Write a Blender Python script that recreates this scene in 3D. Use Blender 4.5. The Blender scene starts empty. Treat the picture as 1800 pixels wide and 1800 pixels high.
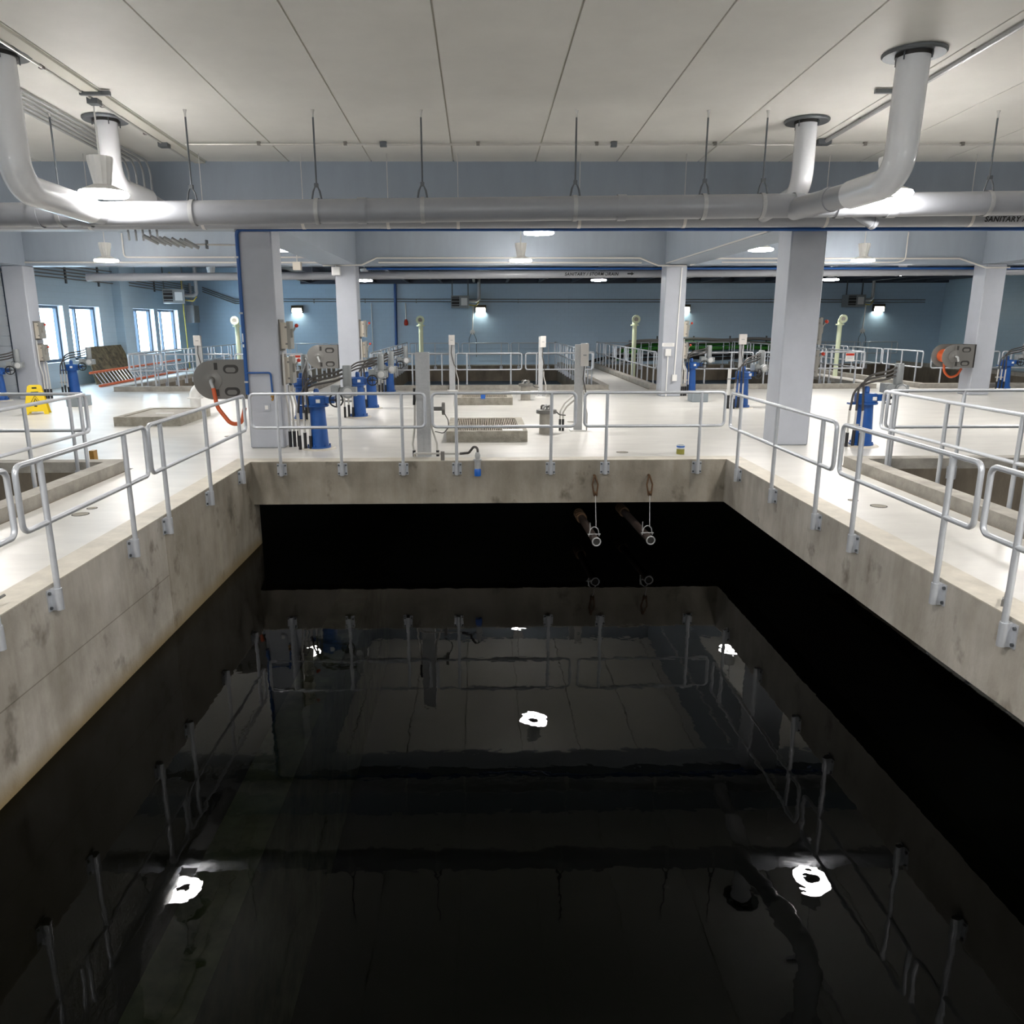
import bpy, math, random
from mathutils import Vector, Matrix
random.seed(7)
S = bpy.context.scene
COL = S.collection
PI = math.pi

# ------------------------------------------------------------------ camera, world, exposure
cd = bpy.data.cameras.new('camera'); cam = bpy.data.objects.new('camera', cd); COL.objects.link(cam)
cd.sensor_fit = 'HORIZONTAL'; cd.sensor_width = 36.0
cd.lens = 36.0 * 1366.14 / 1800.0
cd.shift_x = (900 - 865.41) / 1800.0
cd.clip_start = 0.05; cd.clip_end = 200
def _cam():
    p, y, r = (math.radians(a) for a in (13.745, 0.9037, 0.1657))
    fw = Vector((math.sin(y)*math.cos(p), math.cos(y)*math.cos(p), -math.sin(p)))
    rt = Vector((math.cos(y), -math.sin(y), 0)); dn = fw.cross(rt)
    rt2 = math.cos(r)*rt + math.sin(r)*dn; dn2 = -math.sin(r)*rt + math.cos(r)*dn
    m = Matrix((rt2, -dn2, -fw)).transposed().to_4x4(); m.translation = Vector((0, 0, 2.16))
    cam.matrix_world = m
_cam(); S.camera = cam
S.view_settings.view_transform = 'Standard'; S.view_settings.look = 'None'
S.view_settings.gamma = 1.0; S.view_settings.use_curve_mapping = False
S.view_settings.exposure = 0.08
LAMP_STRENGTH = 185.0
SKY_STRENGTH = 16.0
w = bpy.data.worlds.new('daylight'); S.world = w; w.use_nodes = True
w.node_tree.nodes['Background'].inputs[0].default_value = (0.66, 0.84, 1.0, 1)
w.node_tree.nodes['Background'].inputs[1].default_value = SKY_STRENGTH

# ------------------------------------------------------------------ materials
def mat(name, col, rough=0.5, metal=0.0, emit=None, es=0.0, vary=0.0, scale=3.0, bump=0.0, bscale=60.0, stretch=(1, 1, 1), col2=None, spec=0.5, coat=0.0):
    m = bpy.data.materials.new(name); m.use_nodes = True
    nt = m.node_tree; b = nt.nodes['Principled BSDF']
    b.inputs['Base Color'].default_value = (*col, 1); b.inputs['Roughness'].default_value = rough
    b.inputs['Metallic'].default_value = metal; b.inputs['Specular IOR Level'].default_value = spec
    b.inputs['Coat Weight'].default_value = coat
    if emit: b.inputs['Emission Color'].default_value = (*emit, 1); b.inputs['Emission Strength'].default_value = es
    if vary or bump:
        tc = nt.nodes.new('ShaderNodeTexCoord'); mp = nt.nodes.new('ShaderNodeMapping')
        mp.inputs['Scale'].default_value = stretch
        g = nt.nodes.new('ShaderNodeNewGeometry'); nt.links.new(g.outputs['Position'], mp.inputs['Vector'])
    if vary:
        n = nt.nodes.new('ShaderNodeTexNoise'); n.inputs['Scale'].default_value = scale
        n.inputs['Detail'].default_value = 6; n.inputs['Roughness'].default_value = 0.65
        nt.links.new(mp.outputs[0], n.inputs['Vector'])
        r = nt.nodes.new('ShaderNodeValToRGB'); c2 = col2 or tuple(c*(1-vary) for c in col)
        r.color_ramp.elements[0].position = 0.33; r.color_ramp.elements[1].position = 0.66
        r.color_ramp.elements[0].color = (*c2, 1); r.color_ramp.elements[1].color = (*col, 1)
        nt.links.new(n.outputs[0], r.inputs[0]); nt.links.new(r.outputs[0], b.inputs['Base Color'])
    if bump:
        n2 = nt.nodes.new('ShaderNodeTexNoise'); n2.inputs['Scale'].default_value = bscale; n2.inputs['Detail'].default_value = 4
        nt.links.new(mp.outputs[0], n2.inputs['Vector'])
        bp = nt.nodes.new('ShaderNodeBump'); bp.inputs['Strength'].default_value = bump; bp.inputs['Distance'].default_value = 0.02
        nt.links.new(n2.outputs[0], bp.inputs['Height']); nt.links.new(bp.outputs[0], b.inputs['Normal'])
    return m
M = {}
M['floor'] = mat('sealed_concrete', (0.665, 0.648, 0.61), 0.34, vary=0.16, scale=1.6, bump=0.05, bscale=9, stretch=(0.5, 1.6, 1))
M['edge'] = mat('edge_concrete', (0.60, 0.555, 0.47), 0.5, vary=0.25, scale=3.5, bump=0.08)
M['kerb'] = mat('kerb_concrete', (0.40, 0.375, 0.33), 0.75, vary=0.35, scale=4, bump=0.2)
M['pad'] = mat('pad_concrete', (0.36, 0.335, 0.28), 0.8, vary=0.4, scale=7, bump=0.3)
M['ceiling'] = mat('painted_plank', (0.82, 0.805, 0.76), 0.6, vary=0.07, scale=1.2, bump=0.03, bscale=40)
M['joint'] = mat('plank_joint', (0.66, 0.64, 0.57), 0.7)
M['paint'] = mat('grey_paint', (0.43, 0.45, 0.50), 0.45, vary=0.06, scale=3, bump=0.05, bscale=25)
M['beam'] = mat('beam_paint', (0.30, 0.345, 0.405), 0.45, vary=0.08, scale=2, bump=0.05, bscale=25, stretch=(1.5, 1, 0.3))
M['deck'] = mat('dark_deck', (0.05, 0.06, 0.085), 0.6)
M['pipe'] = mat('grey_pipe', (0.31, 0.32, 0.345), 0.30, vary=0.05, scale=5)
M['pvc'] = mat('white_jacket', (0.74, 0.745, 0.77), 0.18, coat=0.3)
M['flange'] = mat('dark_flange', (0.13, 0.14, 0.15), 0.45, metal=0.4)
M['alu'] = mat('satin_aluminium', (0.60, 0.62, 0.66), 0.33, metal=0.4, vary=0.08, scale=12)
M['galv'] = mat('galvanised', (0.45, 0.455, 0.46), 0.42, metal=0.25, vary=0.12, scale=25)
M['conduit'] = mat('conduit_grey', (0.60, 0.58, 0.55), 0.36, metal=0.2)
M['brown'] = mat('dark_conduit', (0.20, 0.185, 0.17), 0.5, metal=0.2)
M['rod'] = mat('hanger_rod', (0.11, 0.12, 0.13), 0.5, metal=0.5)
M['white'] = mat('white_enamel', (0.78, 0.77, 0.75), 0.35)
M['instr'] = mat('instrument_grey', (0.60, 0.57, 0.54), 0.45)
M['beige'] = mat('beige_box', (0.56, 0.51, 0.43), 0.45)
M['boxside'] = mat('grey_cover', (0.27, 0.26, 0.235), 0.5)
M['blue'] = mat('blue_enamel', (0.012, 0.085, 0.33), 0.38, vary=0.2, scale=6)
M['bluepipe'] = mat('blue_pipe_paint', (0.01, 0.075, 0.27), 0.35)
M['green'] = mat('pale_green_paint', (0.66, 0.72, 0.50), 0.45)
M['black'] = mat('black_rubber', (0.015, 0.015, 0.017), 0.5)
M['cable'] = mat('dark_hose', (0.055, 0.05, 0.047), 0.45)
M['motor'] = mat('grey_actuator', (0.27, 0.285, 0.29), 0.4, metal=0.1)
M['dial'] = mat('dial_glass', (0.55, 0.55, 0.55), 0.1, coat=0.6)
M['red'] = mat('red_plastic', (0.50, 0.035, 0.015), 0.4)
M['orange'] = mat('orange_hose', (0.50, 0.085, 0.02), 0.45)
M['ladder'] = mat('orange_fibreglass', (0.52, 0.10, 0.025), 0.5)
M['reel'] = mat('reel_grey', (0.17, 0.165, 0.155), 0.42, metal=0.2)
M['slot'] = mat('reel_slot', (0.03, 0.028, 0.026), 0.7)
M['yellow'] = mat('yellow_plastic', (0.85, 0.60, 0.0), 0.4)
M['gas'] = mat('yellow_gas_paint', (0.55, 0.45, 0.10), 0.45)
M['hosegreen'] = mat('green_hose', (0.035, 0.22, 0.02), 0.35)
M['hosegrey'] = mat('grey_hose', (0.23, 0.21, 0.20), 0.5)
M['bronze'] = mat('bronze_housing', (0.07, 0.055, 0.035), 0.5)
M['frame'] = mat('dark_window_frame', (0.02, 0.04, 0.07), 0.4)
M['reveal'] = mat('white_reveal', (0.72, 0.75, 0.80), 0.5)
M['board'] = mat('muddy_board', (0.16, 0.135, 0.075), 0.85, vary=0.8, scale=5, bump=0.4, bscale=20, col2=(0.02, 0.018, 0.014))
M['grate'] = mat('grating', (0.36, 0.32, 0.26), 0.6, vary=0.2, scale=20)
M['brass'] = mat('brass', (0.50, 0.28, 0.08), 0.35, metal=0.8)
M['tin'] = mat('tin_can', (0.62, 0.66, 0.70), 0.3, metal=0.2)
M['olive'] = mat('olive_label', (0.30, 0.28, 0.05), 0.6)
M['bluecap'] = mat('bright_blue_plastic', (0.015, 0.12, 0.50), 0.4)
M['rust'] = mat('rusty_steel', (0.16, 0.09, 0.045), 0.6, metal=0.4, vary=0.5, scale=18, bump=0.2)
M['wetpipe'] = mat('wet_steel_pipe', (0.10, 0.075, 0.065), 0.35, metal=0.4, vary=0.4, scale=9)
M['doorpanel'] = mat('pale_door', (0.55, 0.57, 0.59), 0.5)
M['plinth'] = mat('grey_plinth', (0.25, 0.285, 0.31), 0.55)
M['ink'] = mat('black_ink', (0.01, 0.01, 0.01), 0.6)
M['basin'] = mat('dark_basin', (0.012, 0.012, 0.010), 0.9)
M['baffle'] = mat('submerged_concrete', (0.30, 0.32, 0.20), 0.9, vary=0.75, scale=2.2, bump=0.3, bscale=8)
M['lens'] = mat('lamp_lens', (0.9, 0.9, 0.9), 0.3, emit=(1.0, 0.968, 0.93), es=LAMP_STRENGTH)
M['wlens'] = mat('wall_lamp_lens', (0.9, 0.9, 0.85), 0.3, emit=(0.93, 1.0, 0.90), es=55.0)

LIFT = -0.72
def concrete_face():
    """board-formed tank concrete: streaks, lift lines and dark blotches"""
    m = bpy.data.materials.new('tank_face_concrete'); m.use_nodes = True; nt = m.node_tree; L = nt.links; N = nt.nodes
    b = N['Principled BSDF']; b.inputs['Roughness'].default_value = 0.72
    g = N.new('ShaderNodeNewGeometry')
    def noise(scale, st, det=6):
        mp = N.new('ShaderNodeMapping'); mp.inputs['Scale'].default_value = st; L.new(g.outputs['Position'], mp.inputs[0])
        n = N.new('ShaderNodeTexNoise'); n.inputs['Scale'].default_value = scale; n.inputs['Detail'].default_value = det; n.inputs['Roughness'].default_value = 0.6
        L.new(mp.outputs[0], n.inputs['Vector']); return n
    def ramp(src, p0, p1, c0, c1):
        r = N.new('ShaderNodeValToRGB'); e = r.color_ramp.elements
        e[0].position = p0; e[1].position = p1; e[0].color = (*c0, 1); e[1].color = (*c1, 1); L.new(src, r.inputs[0]); return r
    a = ramp(noise(1.5, (1, 1, 0.7)).outputs[0], 0.35, 0.65, (0.31, 0.285, 0.245), (0.50, 0.47, 0.42))
    s = ramp(noise(5, (1, 1, 0.12)).outputs[0], 0.38, 0.62, (0.86, 0.845, 0.82), (1, 1, 1))
    d = ramp(noise(2.3, (1, 1, 0.8), 4).outputs[0], 0.28, 0.40, (0.45, 0.43, 0.40), (1, 1, 1))
    x = N.new('ShaderNodeMix'); x.data_type = 'RGBA'; x.blend_type = 'MULTIPLY'; x.inputs[0].default_value = 1
    L.new(a.outputs[0], x.inputs[6]); L.new(s.outputs[0], x.inputs[7])
    y = N.new('ShaderNodeMix'); y.data_type = 'RGBA'; y.blend_type = 'MULTIPLY'; y.inputs[0].default_value = 1
    L.new(x.outputs[2], y.inputs[6]); L.new(d.outputs[0], y.inputs[7])
    # later, browner pour beyond y = 8.75 on the west and far walls, and the form lift line on the west wall
    s3 = N.new('ShaderNodeSeparateXYZ'); L.new(g.outputs['Position'], s3.inputs[0])
    def cmp(src, op, val):
        c = N.new('ShaderNodeMath'); c.operation = op; c.inputs[1].default_value = val; L.new(src, c.inputs[0]); return c
    def mul(p, q):
        c = N.new('ShaderNodeMath'); c.operation = 'MULTIPLY'; L.new(p.outputs[0], c.inputs[0]); L.new(q.outputs[0], c.inputs[1]); return c
    pour = mul(cmp(s3.outputs[1], 'GREATER_THAN', 8.75), cmp(s3.outputs[0], 'LESS_THAN', 3.96))
    lift = mul(mul(cmp(s3.outputs[2], 'LESS_THAN', LIFT+0.006), cmp(s3.outputs[2], 'GREATER_THAN', LIFT-0.006)), mul(cmp(s3.outputs[0], 'LESS_THAN', -3.6), cmp(s3.outputs[1], 'LESS_THAN', 8.75)))
    y0 = y
    for src, colr in ((pour, (0.74, 0.715, 0.665, 1)), (lift, (0.6, 0.58, 0.55, 1))):
        k = N.new('ShaderNodeMix'); k.data_type = 'RGBA'; k.blend_type = 'MULTIPLY'; L.new(src.outputs[0], k.inputs[0]); L.new(y0.outputs[2], k.inputs[6]); k.inputs[7].default_value = colr; y0 = k
    y = y0
    # algae stain band just above the water line
    sp = N.new('ShaderNodeSeparateXYZ'); L.new(g.outputs['Position'], sp.inputs[0])
    wob = noise(2.0, (1, 1, 1)); ad = N.new('ShaderNodeMath'); ad.operation = 'MULTIPLY_ADD'; ad.inputs[1].default_value = 0.12
    L.new(wob.outputs[0], ad.inputs[0]); L.new(sp.outputs[2], ad.inputs[2])
    st = N.new('ShaderNodeMapRange'); st.inputs[1].default_value = -1.16; st.inputs[2].default_value = -1.36; L.new(ad.outputs[0], st.inputs[0])
    z = N.new('ShaderNodeMix'); z.data_type = 'RGBA'; L.new(st.outputs[0], z.inputs[0]); L.new(y.outputs[2], z.inputs[6]); z.inputs[7].default_value = (0.22, 0.165, 0.08, 1)
    L.new(z.outputs[2], b.inputs['Base Color'])
    n2 = noise(30, (1, 1, 1)); bp = N.new('ShaderNodeBump'); bp.inputs['Strength'].default_value = 0.25; bp.inputs['Distance'].default_value = 0.02
    L.new(n2.outputs[0], bp.inputs['Height']); L.new(bp.outputs[0], b.inputs['Normal'])
    return m
M['face'] = concrete_face()
M['facedark'] = mat('shaded_stained_tank_concrete', (0.215, 0.18, 0.135), 0.8, vary=0.5, scale=1.8, bump=0.25, bscale=20, stretch=(1, 1, 0.4))  # brown staining, darkened further: shade inside the kerbed tanks is painted into the colour

def block_wall(name, c1, c2, axis):
    """painted concrete block, 0.4 x 0.2 m, shallow joints"""
    m = bpy.data.materials.new(name); m.use_nodes = True; nt = m.node_tree; L = nt.links; N = nt.nodes
    b = N['Principled BSDF']; b.inputs['Roughness'].default_value = 0.42
    g = N.new('ShaderNodeNewGeometry'); sp = N.new('ShaderNodeSeparateXYZ'); L.new(g.outputs['Position'], sp.inputs[0])
    cb = N.new('ShaderNodeCombineXYZ'); L.new(sp.outputs[axis], cb.inputs[0]); L.new(sp.outputs[2], cb.inputs[1])
    br = N.new('ShaderNodeTexBrick'); br.inputs['Scale'].default_value = 1.0; br.inputs['Brick Width'].default_value = 0.4
    br.inputs['Row Height'].default_value = 0.2; br.inputs['Mortar Size'].default_value = 0.006; br.inputs['Mortar Smooth'].default_value = 0.3
    br.inputs['Color1'].default_value = (*c1, 1); br.inputs['Color2'].default_value = (*c2, 1); br.inputs['Mortar'].default_value = (*(c*0.88 for c in c1), 1)
    L.new(cb.outputs[0], br.inputs['Vector']); L.new(br.outputs[0], b.inputs['Base Color'])
    bp = N.new('ShaderNodeBump'); bp.inputs['Strength'].default_value = 0.35; bp.inputs['Distance'].default_value = 0.004; bp.invert = True
    L.new(br.outputs[1], bp.inputs['Height']); L.new(bp.outputs[0], b.inputs['Normal'])
    return m
M['cmu_x'] = block_wall('blue_block_far', (0.44, 0.58, 0.71), (0.43, 0.567, 0.695), 0)
M['cmu_y'] = block_wall('blue_block_side', (0.42, 0.55, 0.65), (0.405, 0.535, 0.635), 1)

def water_mat():
    m = bpy.data.materials.new('black_water'); m.use_nodes = True; nt = m.node_tree; L = nt.links; N = nt.nodes
    N.remove(N['Principled BSDF']); out = N['Material Output']
    g = N.new('ShaderNodeNewGeometry'); n = N.new('ShaderNodeTexNoise'); n.inputs['Scale'].default_value = 3.2; n.inputs['Detail'].default_value = 3
    L.new(g.outputs['Position'], n.inputs['Vector'])
    bp = N.new('ShaderNodeBump'); bp.inputs['Strength'].default_value = 0.06; bp.inputs['Distance'].default_value = 0.02; L.new(n.outputs[0], bp.inputs['Height'])
    fr = N.new('ShaderNodeFresnel'); fr.inputs[0].default_value = 1.225; L.new(bp.outputs[0], fr.inputs[1])
    gl = N.new('ShaderNodeBsdfGlossy'); gl.inputs['Roughness'].default_value = 0.0; L.new(bp.outputs[0], gl.inputs['Normal'])
    tr = N.new('ShaderNodeBsdfTransparent'); tr.inputs[0].default_value = (0.125, 0.14, 0.11, 1)
    mx = N.new('ShaderNodeMixShader'); L.new(fr.outputs[0], mx.inputs[0]); L.new(tr.outputs[0], mx.inputs[1]); L.new(gl.outputs[0], mx.inputs[2])
    L.new(mx.outputs[0], out.inputs[0]); return m
M['water'] = water_mat()
def glass_mat():
    m = bpy.data.materials.new('window_glass'); m.use_nodes = True; nt = m.node_tree; L = nt.links; N = nt.nodes
    N.remove(N['Principled BSDF']); out = N['Material Output']
    gl = N.new('ShaderNodeBsdfGlossy'); gl.inputs['Roughness'].default_value = 0.02
    tr = N.new('ShaderNodeBsdfTransparent'); tr.inputs[0].default_value = (0.93, 0.97, 0.98, 1)
    mx = N.new('ShaderNodeMixShader'); mx.inputs[0].default_value = 0.05; L.new(tr.outputs[0], mx.inputs[1]); L.new(gl.outputs[0], mx.inputs[2])
    L.new(mx.outputs[0], out.inputs[0]); return m
M['glass'] = glass_mat()

# ------------------------------------------------------------------ mesh helpers
def V(*a): return Vector(a)
def fillet(pts, r, n=5, closed=False):
    P = [Vector(p) for p in pts]; out = []; k = len(P)
    for i in range(k):
        if not closed and i in (0, k-1): out.append(P[i]); continue
        a, b, c = P[i-1], P[i], P[(i+1) % k]
        u = (a-b); v = (c-b); lu, lv = u.length, v.length; u = u/lu; v = v/lv
        ang = u.angle(v)
        if ang > PI-0.02: out.append(b); continue
        d = min(r/math.tan(ang/2), lu*0.48, lv*0.48); rr = d*math.tan(ang/2)
        bis = (u+v).normalized(); cen = b + bis*(rr/math.sin(ang/2))
        p0 = b+u*d-cen; p1 = b+v*d-cen
        for j in range(n+1):
            w_ = p0.angle(p1); t = j/n; q = (p0*math.sin((1-t)*w_) + p1*math.sin(t*w_))/math.sin(w_); out.append(cen+q)
    return out
class MB:
    def __init__(s): s.v = []; s.f = []
    def box(s, x0, x1, y0, y1, z0, z1):
        b = len(s.v)
        s.v += [V(x, y, z) for z in (z0, z1) for y in (y0, y1) for x in (x0, x1)]
        s.f += [tuple(b+i for i in q) for q in ((0, 2, 3, 1), (4, 5, 7, 6), (0, 1, 5, 4), (2, 6, 7, 3), (0, 4, 6, 2), (1, 3, 7, 5))]
        return s
    def cbox(s, c, d): return s.box(c[0]-d[0]/2, c[0]+d[0]/2, c[1]-d[1]/2, c[1]+d[1]/2, c[2]-d[2]/2, c[2]+d[2]/2)
    def tube(s, pts, r, n=10, closed=False, caps=True, radii=None):
        P = [Vector(p) for p in pts]; k = len(P); b = len(s.v); nrm = None
        for i in range(k):
            if closed: t = (P[(i+1) % k]-P[i-1])
            else: t = P[min(i+1, k-1)]-P[max(i-1, 0)]
            t.normalize()
            if nrm is None:
                nrm = t.orthogonal().normalized()
                for ax in (V(0, 0, 1), V(1, 0, 0)):
                    if abs(t.dot(ax)) < 0.9: nrm = (ax - t*ax.dot(t)).normalized(); break
            else: nrm = (nrm - t*nrm.dot(t)).normalized()
            bn = t.cross(nrm); rr = radii[i] if radii else r
            for j in range(n):
                a = 2*PI*j/n; s.v.append(P[i] + nrm*(rr*math.cos(a)) + bn*(rr*math.sin(a)))
        for i in range(k if closed else k-1):
            i2 = (i+1) % k
            for j in range(n):
                j2 = (j+1) % n
                s.f.append((b+i*n+j, b+i*n+j2, b+i2*n+j2, b+i2*n+j))
        if caps and not closed:
            s.f.append(tuple(b+j for j in reversed(range(n)))); s.f.append(tuple(b+(k-1)*n+j for j in range(n)))
        return s
    def cyl(s, a, c, r, n=14, r2=None): return s.tube([a, c], r, n, radii=[r, r if r2 is None else r2])
    def lathe(s, prof, c=(0, 0, 0), n=24, axis='z', close=False):
        b = len(s.v); k = len(prof); c = Vector(c)
        for (r, h) in prof:
            for j in range(n):
                a = 2*PI*j/n; x, y = r*math.cos(a), r*math.sin(a)
                s.v.append(c + (V(x, y, h) if axis == 'z' else V(x, -h, y) if axis == 'y' else V(h, x, y)))
        for i in range(k if close else k-1):
            i2 = (i+1) % k
            for j in range(n):
                j2 = (j+1) % n
                s.f.append((b+i*n+j, b+i*n+j2, b+i2*n+j2, b+i2*n+j))
        if not close:
            if prof[0][0] > 1e-6: s.f.append(tuple(b+j for j in reversed(range(n))))
            if prof[-1][0] > 1e-6: s.f.append(tuple(b+(k-1)*n+j for j in range(n)))
        return s
    def prism(s, poly, d0, d1, plane='xz'):
        """extrude a 2-D outline; plane xz -> along y, xy -> along z, yz -> along x"""
        b = len(s.v); k = len(poly)
        for d in (d0, d1):
            for (p, q) in poly:
                s.v.append(V(p, d, q) if plane == 'xz' else V(p, q, d) if plane == 'xy' else V(d, p, q))
        s.f.append(tuple(b+i for i in range(k))); s.f.append(tuple(b+k+i for i in reversed(range(k))))
        for i in range(k):
            j = (i+1) % k; s.f.append((b+i, b+k+i, b+k+j, b+j))
        return s
    def mesh(s, name, off=None):
        me = bpy.data.meshes.new(name); vs = [tuple(v-off) for v in s.v] if off is not None else [tuple(v) for v in s.v]
        me.from_pydata(vs, [], s.f); me.update()
        import bmesh
        bm = bmesh.new(); bm.from_mesh(me); bmesh.ops.recalc_face_normals(bm, faces=bm.faces); bm.to_mesh(me); bm.free()
        me.shade_smooth(); me.set_sharp_from_angle(angle=math.radians(38)); return me
def arc(cx, cy, r, a0, a1, n):
    return [(cx+r*math.cos(a0+(a1-a0)*i/n), cy+r*math.sin(a0+(a1-a0)*i/n)) for i in range(n+1)]
def tagit(o, label=None, cat=None, group=None, kind=None):
    if label: o['label'] = label
    if cat: o['category'] = cat
    if group: o['group'] = group
    if kind: o['kind'] = kind
    return o
def thing(name, label, cat, loc=(0, 0, 0), rz=0.0, group=None, kind=None):
    o = bpy.data.objects.new(name, None); COL.objects.link(o); o.empty_display_size = 0.2
    o.location = loc; o.rotation_euler = (0, 0, rz); return tagit(o, label, cat, group, kind)
def part(root, name, mb, m, loc=None, rot=None, world=False, label=None, kind=None):
    if isinstance(mb, MB): me = mb.mesh(name, Vector(root.location) if world else None)
    else: me = mb
    if not me.materials: me.materials.append(M[m] if isinstance(m, str) else m)
    o = bpy.data.objects.new(name, me); COL.objects.link(o); o.parent = root
    if loc: o.location = loc
    if rot: o.rotation_euler = rot
    return tagit(o, label, kind=kind)
def solo(name, mb, m, label=None, cat=None, loc=(0, 0, 0), group=None, kind=None, world=True):
    me = mb.mesh(name, Vector(loc) if world else None); me.materials.append(M[m] if isinstance(m, str) else m)
    o = bpy.data.objects.new(name, me); COL.objects.link(o); o.location = loc
    return tagit(o, label, cat, group, kind)
def clone(root, loc, rz=None, label=None):
    r = root.copy(); COL.objects.link(r); r.location = loc
    if rz is not None: r.rotation_euler = (0, 0, rz)
    if label: r['label'] = label
    for ch in list(root.children):
        c = ch.copy(); COL.objects.link(c); c.parent = r
        for g in list(ch.children):
            d = g.copy(); COL.objects.link(d); d.parent = c
    return r
def text(root, s, size, loc, rot, m='ink', align='LEFT', name='lettering'):
    cu = bpy.data.curves.new('t', 'FONT'); cu.body = s; cu.size = size; cu.align_x = align; cu.extrude = 0.0008; cu.shear = 0.22; cu.offset = size*0.03; cu.space_character = 1.12
    t = bpy.data.objects.new('t', cu); COL.objects.link(t); bpy.context.view_layer.update()
    me = bpy.data.meshes.new_from_object(t.evaluated_get(bpy.context.evaluated_depsgraph_get()))
    bpy.data.objects.remove(t); bpy.data.curves.remove(cu); me.name = name
    me.materials.clear(); me.materials.append(M[m])
    o = bpy.data.objects.new(name, me); COL.objects.link(o); o.parent = root; o.location = loc; o.rotation_euler = rot; return o
def bevel(o, wd, seg=1):
    b = o.modifiers.new('bevel', 'BEVEL'); b.width = wd; b.segments = seg; b.limit_method = 'ANGLE'; return o

# ------------------------------------------------------------------ the hall
XW, XE, YS, YN = -14.4, 24.0, -6.0, 41.2
WATER = -1.43
CS = 0.030678
def ceilz(y): return 4.77 + CS*(14.05-y)
# openings: x0, x1, y0, y1 (clear water openings), kerbed or not
TANKS = {'main': (-3.66, 3.97, 1.2, 12.30), 'west': (-11.6, -5.60, -3.0, 11.50), 'east': (5.82, 12.8, -3.0, 11.42),
         'mid': (-3.66, 3.97, 25.85, 40.2), 'farwest': (-11.6, -5.60, 25.85, 40.2), 'fareast': (5.82, 12.8, 25.85, 40.2), 'outer': (14.75, 21.5, 25.85, 40.2)}
EW = 0.30
def floor_mesh():
    xs = {XW, XE}; ys = {YS, YN}
    holes = [(a-EW, b+EW, c-EW, d+EW) for a, b, c, d in TANKS.values()]
    for a, b, c, d in holes: xs |= {a, b}; ys |= {c, d}
    xs = sorted(xs); ys = sorted(ys); mb = MB()
    for j in range(len(ys)-1):
        i = 0
        while i < len(xs)-1:
            ym = (ys[j]+ys[j+1])/2
            inside = lambda q: any(a < q < b and c < ym < d for a, b, c, d in holes)
            if inside((xs[i]+xs[i+1])/2): i += 1; continue
            k = i
            while k < len(xs)-1 and not inside((xs[k]+xs[k+1])/2): k += 1
            mb.box(xs[i], xs[k], ys[j], ys[j+1], -0.69, 0.0); i = k
    return mb
solo('floor', floor_mesh(), 'floor', kind='structure')
# tank rims: cast edge beams (solid wall on the west side of the main tank), slightly different concrete strip on top
nrim = 0
for key, (a, b, c, d) in TANKS.items():
    top = 0.004; kerb = key != 'main'
    for side, bx in (('w', (a-EW, a, c-EW, d+EW)), ('e', (b, b+EW, c-EW, d+EW)), ('n', (a, b, d, d+EW)), ('s', (a, b, c-EW, c))):
        nrim += 1
        bot = -5.0 if (key == 'main' and side == 'w') else -0.70 if key in ('main',) else -0.78
        mb = MB().box(*bx, bot, top-0.01)
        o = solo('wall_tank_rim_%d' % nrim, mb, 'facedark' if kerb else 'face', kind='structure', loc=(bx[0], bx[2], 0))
        cap = MB()
        if not kerb: cap.box(*bx, top-0.01, top)
        else:
            h = 0.15 if side != 'n' or d < 20 else 0.03
            q = 0.05
            if side == 'w': cap.box(a-EW+q, a, c-EW+q, d+EW-q, top-0.01, h)
            elif side == 'e': cap.box(b, b+EW-q, c-EW+q, d+EW-q, top-0.01, h)
            elif side == 'n': cap.box(a, b, d, d+EW-q, top-0.01, h)
            else: cap.box(a, b, c-EW+q, c, top-0.01, h)
        part(o, 'kerb' if kerb else 'edge_strip', cap, 'kerb' if kerb else 'edge', world=True)
# basement void
bz = MB().box(XW, XE, YS, YN, -5.2, -5.0)
solo('trim_basin_floor', bz, 'basin', kind='structure')
wt = MB(); wt.v = [V(XW, YS, WATER), V(XE, YS, WATER), V(XE, YN, WATER), V(XW, YN, WATER)]; wt.f = [(0, 1, 2, 3)]
solo('tank_water', wt, 'water', 'still black water filling the concrete tanks', 'water', kind='stuff')
solo('trim_submerged_baffle', MB().box(-2.56, -2.03, 0.5, 16.0, -4.99, -2.6), 'baffle', kind='structure')
# walls
WIN = [(25.9, 28.05), (28.45, 30.7), (33.65, 35.8), (36.2, 38.6)]
WZ0, WZ1 = 0.84, 2.76
mb = MB(); T = 0.34
y = YS
for (p, q) in WIN:
    mb.box(XW-T, XW, y, p, -5.2, 5.6); mb.box(XW-T, XW, p, q, -5.2, WZ0); mb.box(XW-T, XW, p, q, WZ1, 5.6); y = q
mb.box(XW-T, XW, y, YN+T, -5.2, 5.6)
solo('wall_left', mb, 'cmu_y', kind='structure')
solo('wall_far', MB().box(XW, XE, YN, YN+T, -5.2, 5.6), 'cmu_x', kind='structure')
solo('wall_right', MB().box(XE, XE+T, YS-T, YN+T, -5.2, 5.6), 'cmu_y', kind='structure')
solo('wall_near', MB().box(XW-T, XE, YS-T, YS, -5.2, 5.6), 'cmu_x', kind='structure')
solo('trim_pilaster', MB().box(XW, XW+0.35, 31.9, 32.7, 0, 4.86), 'cmu_y', kind='structure')
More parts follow.
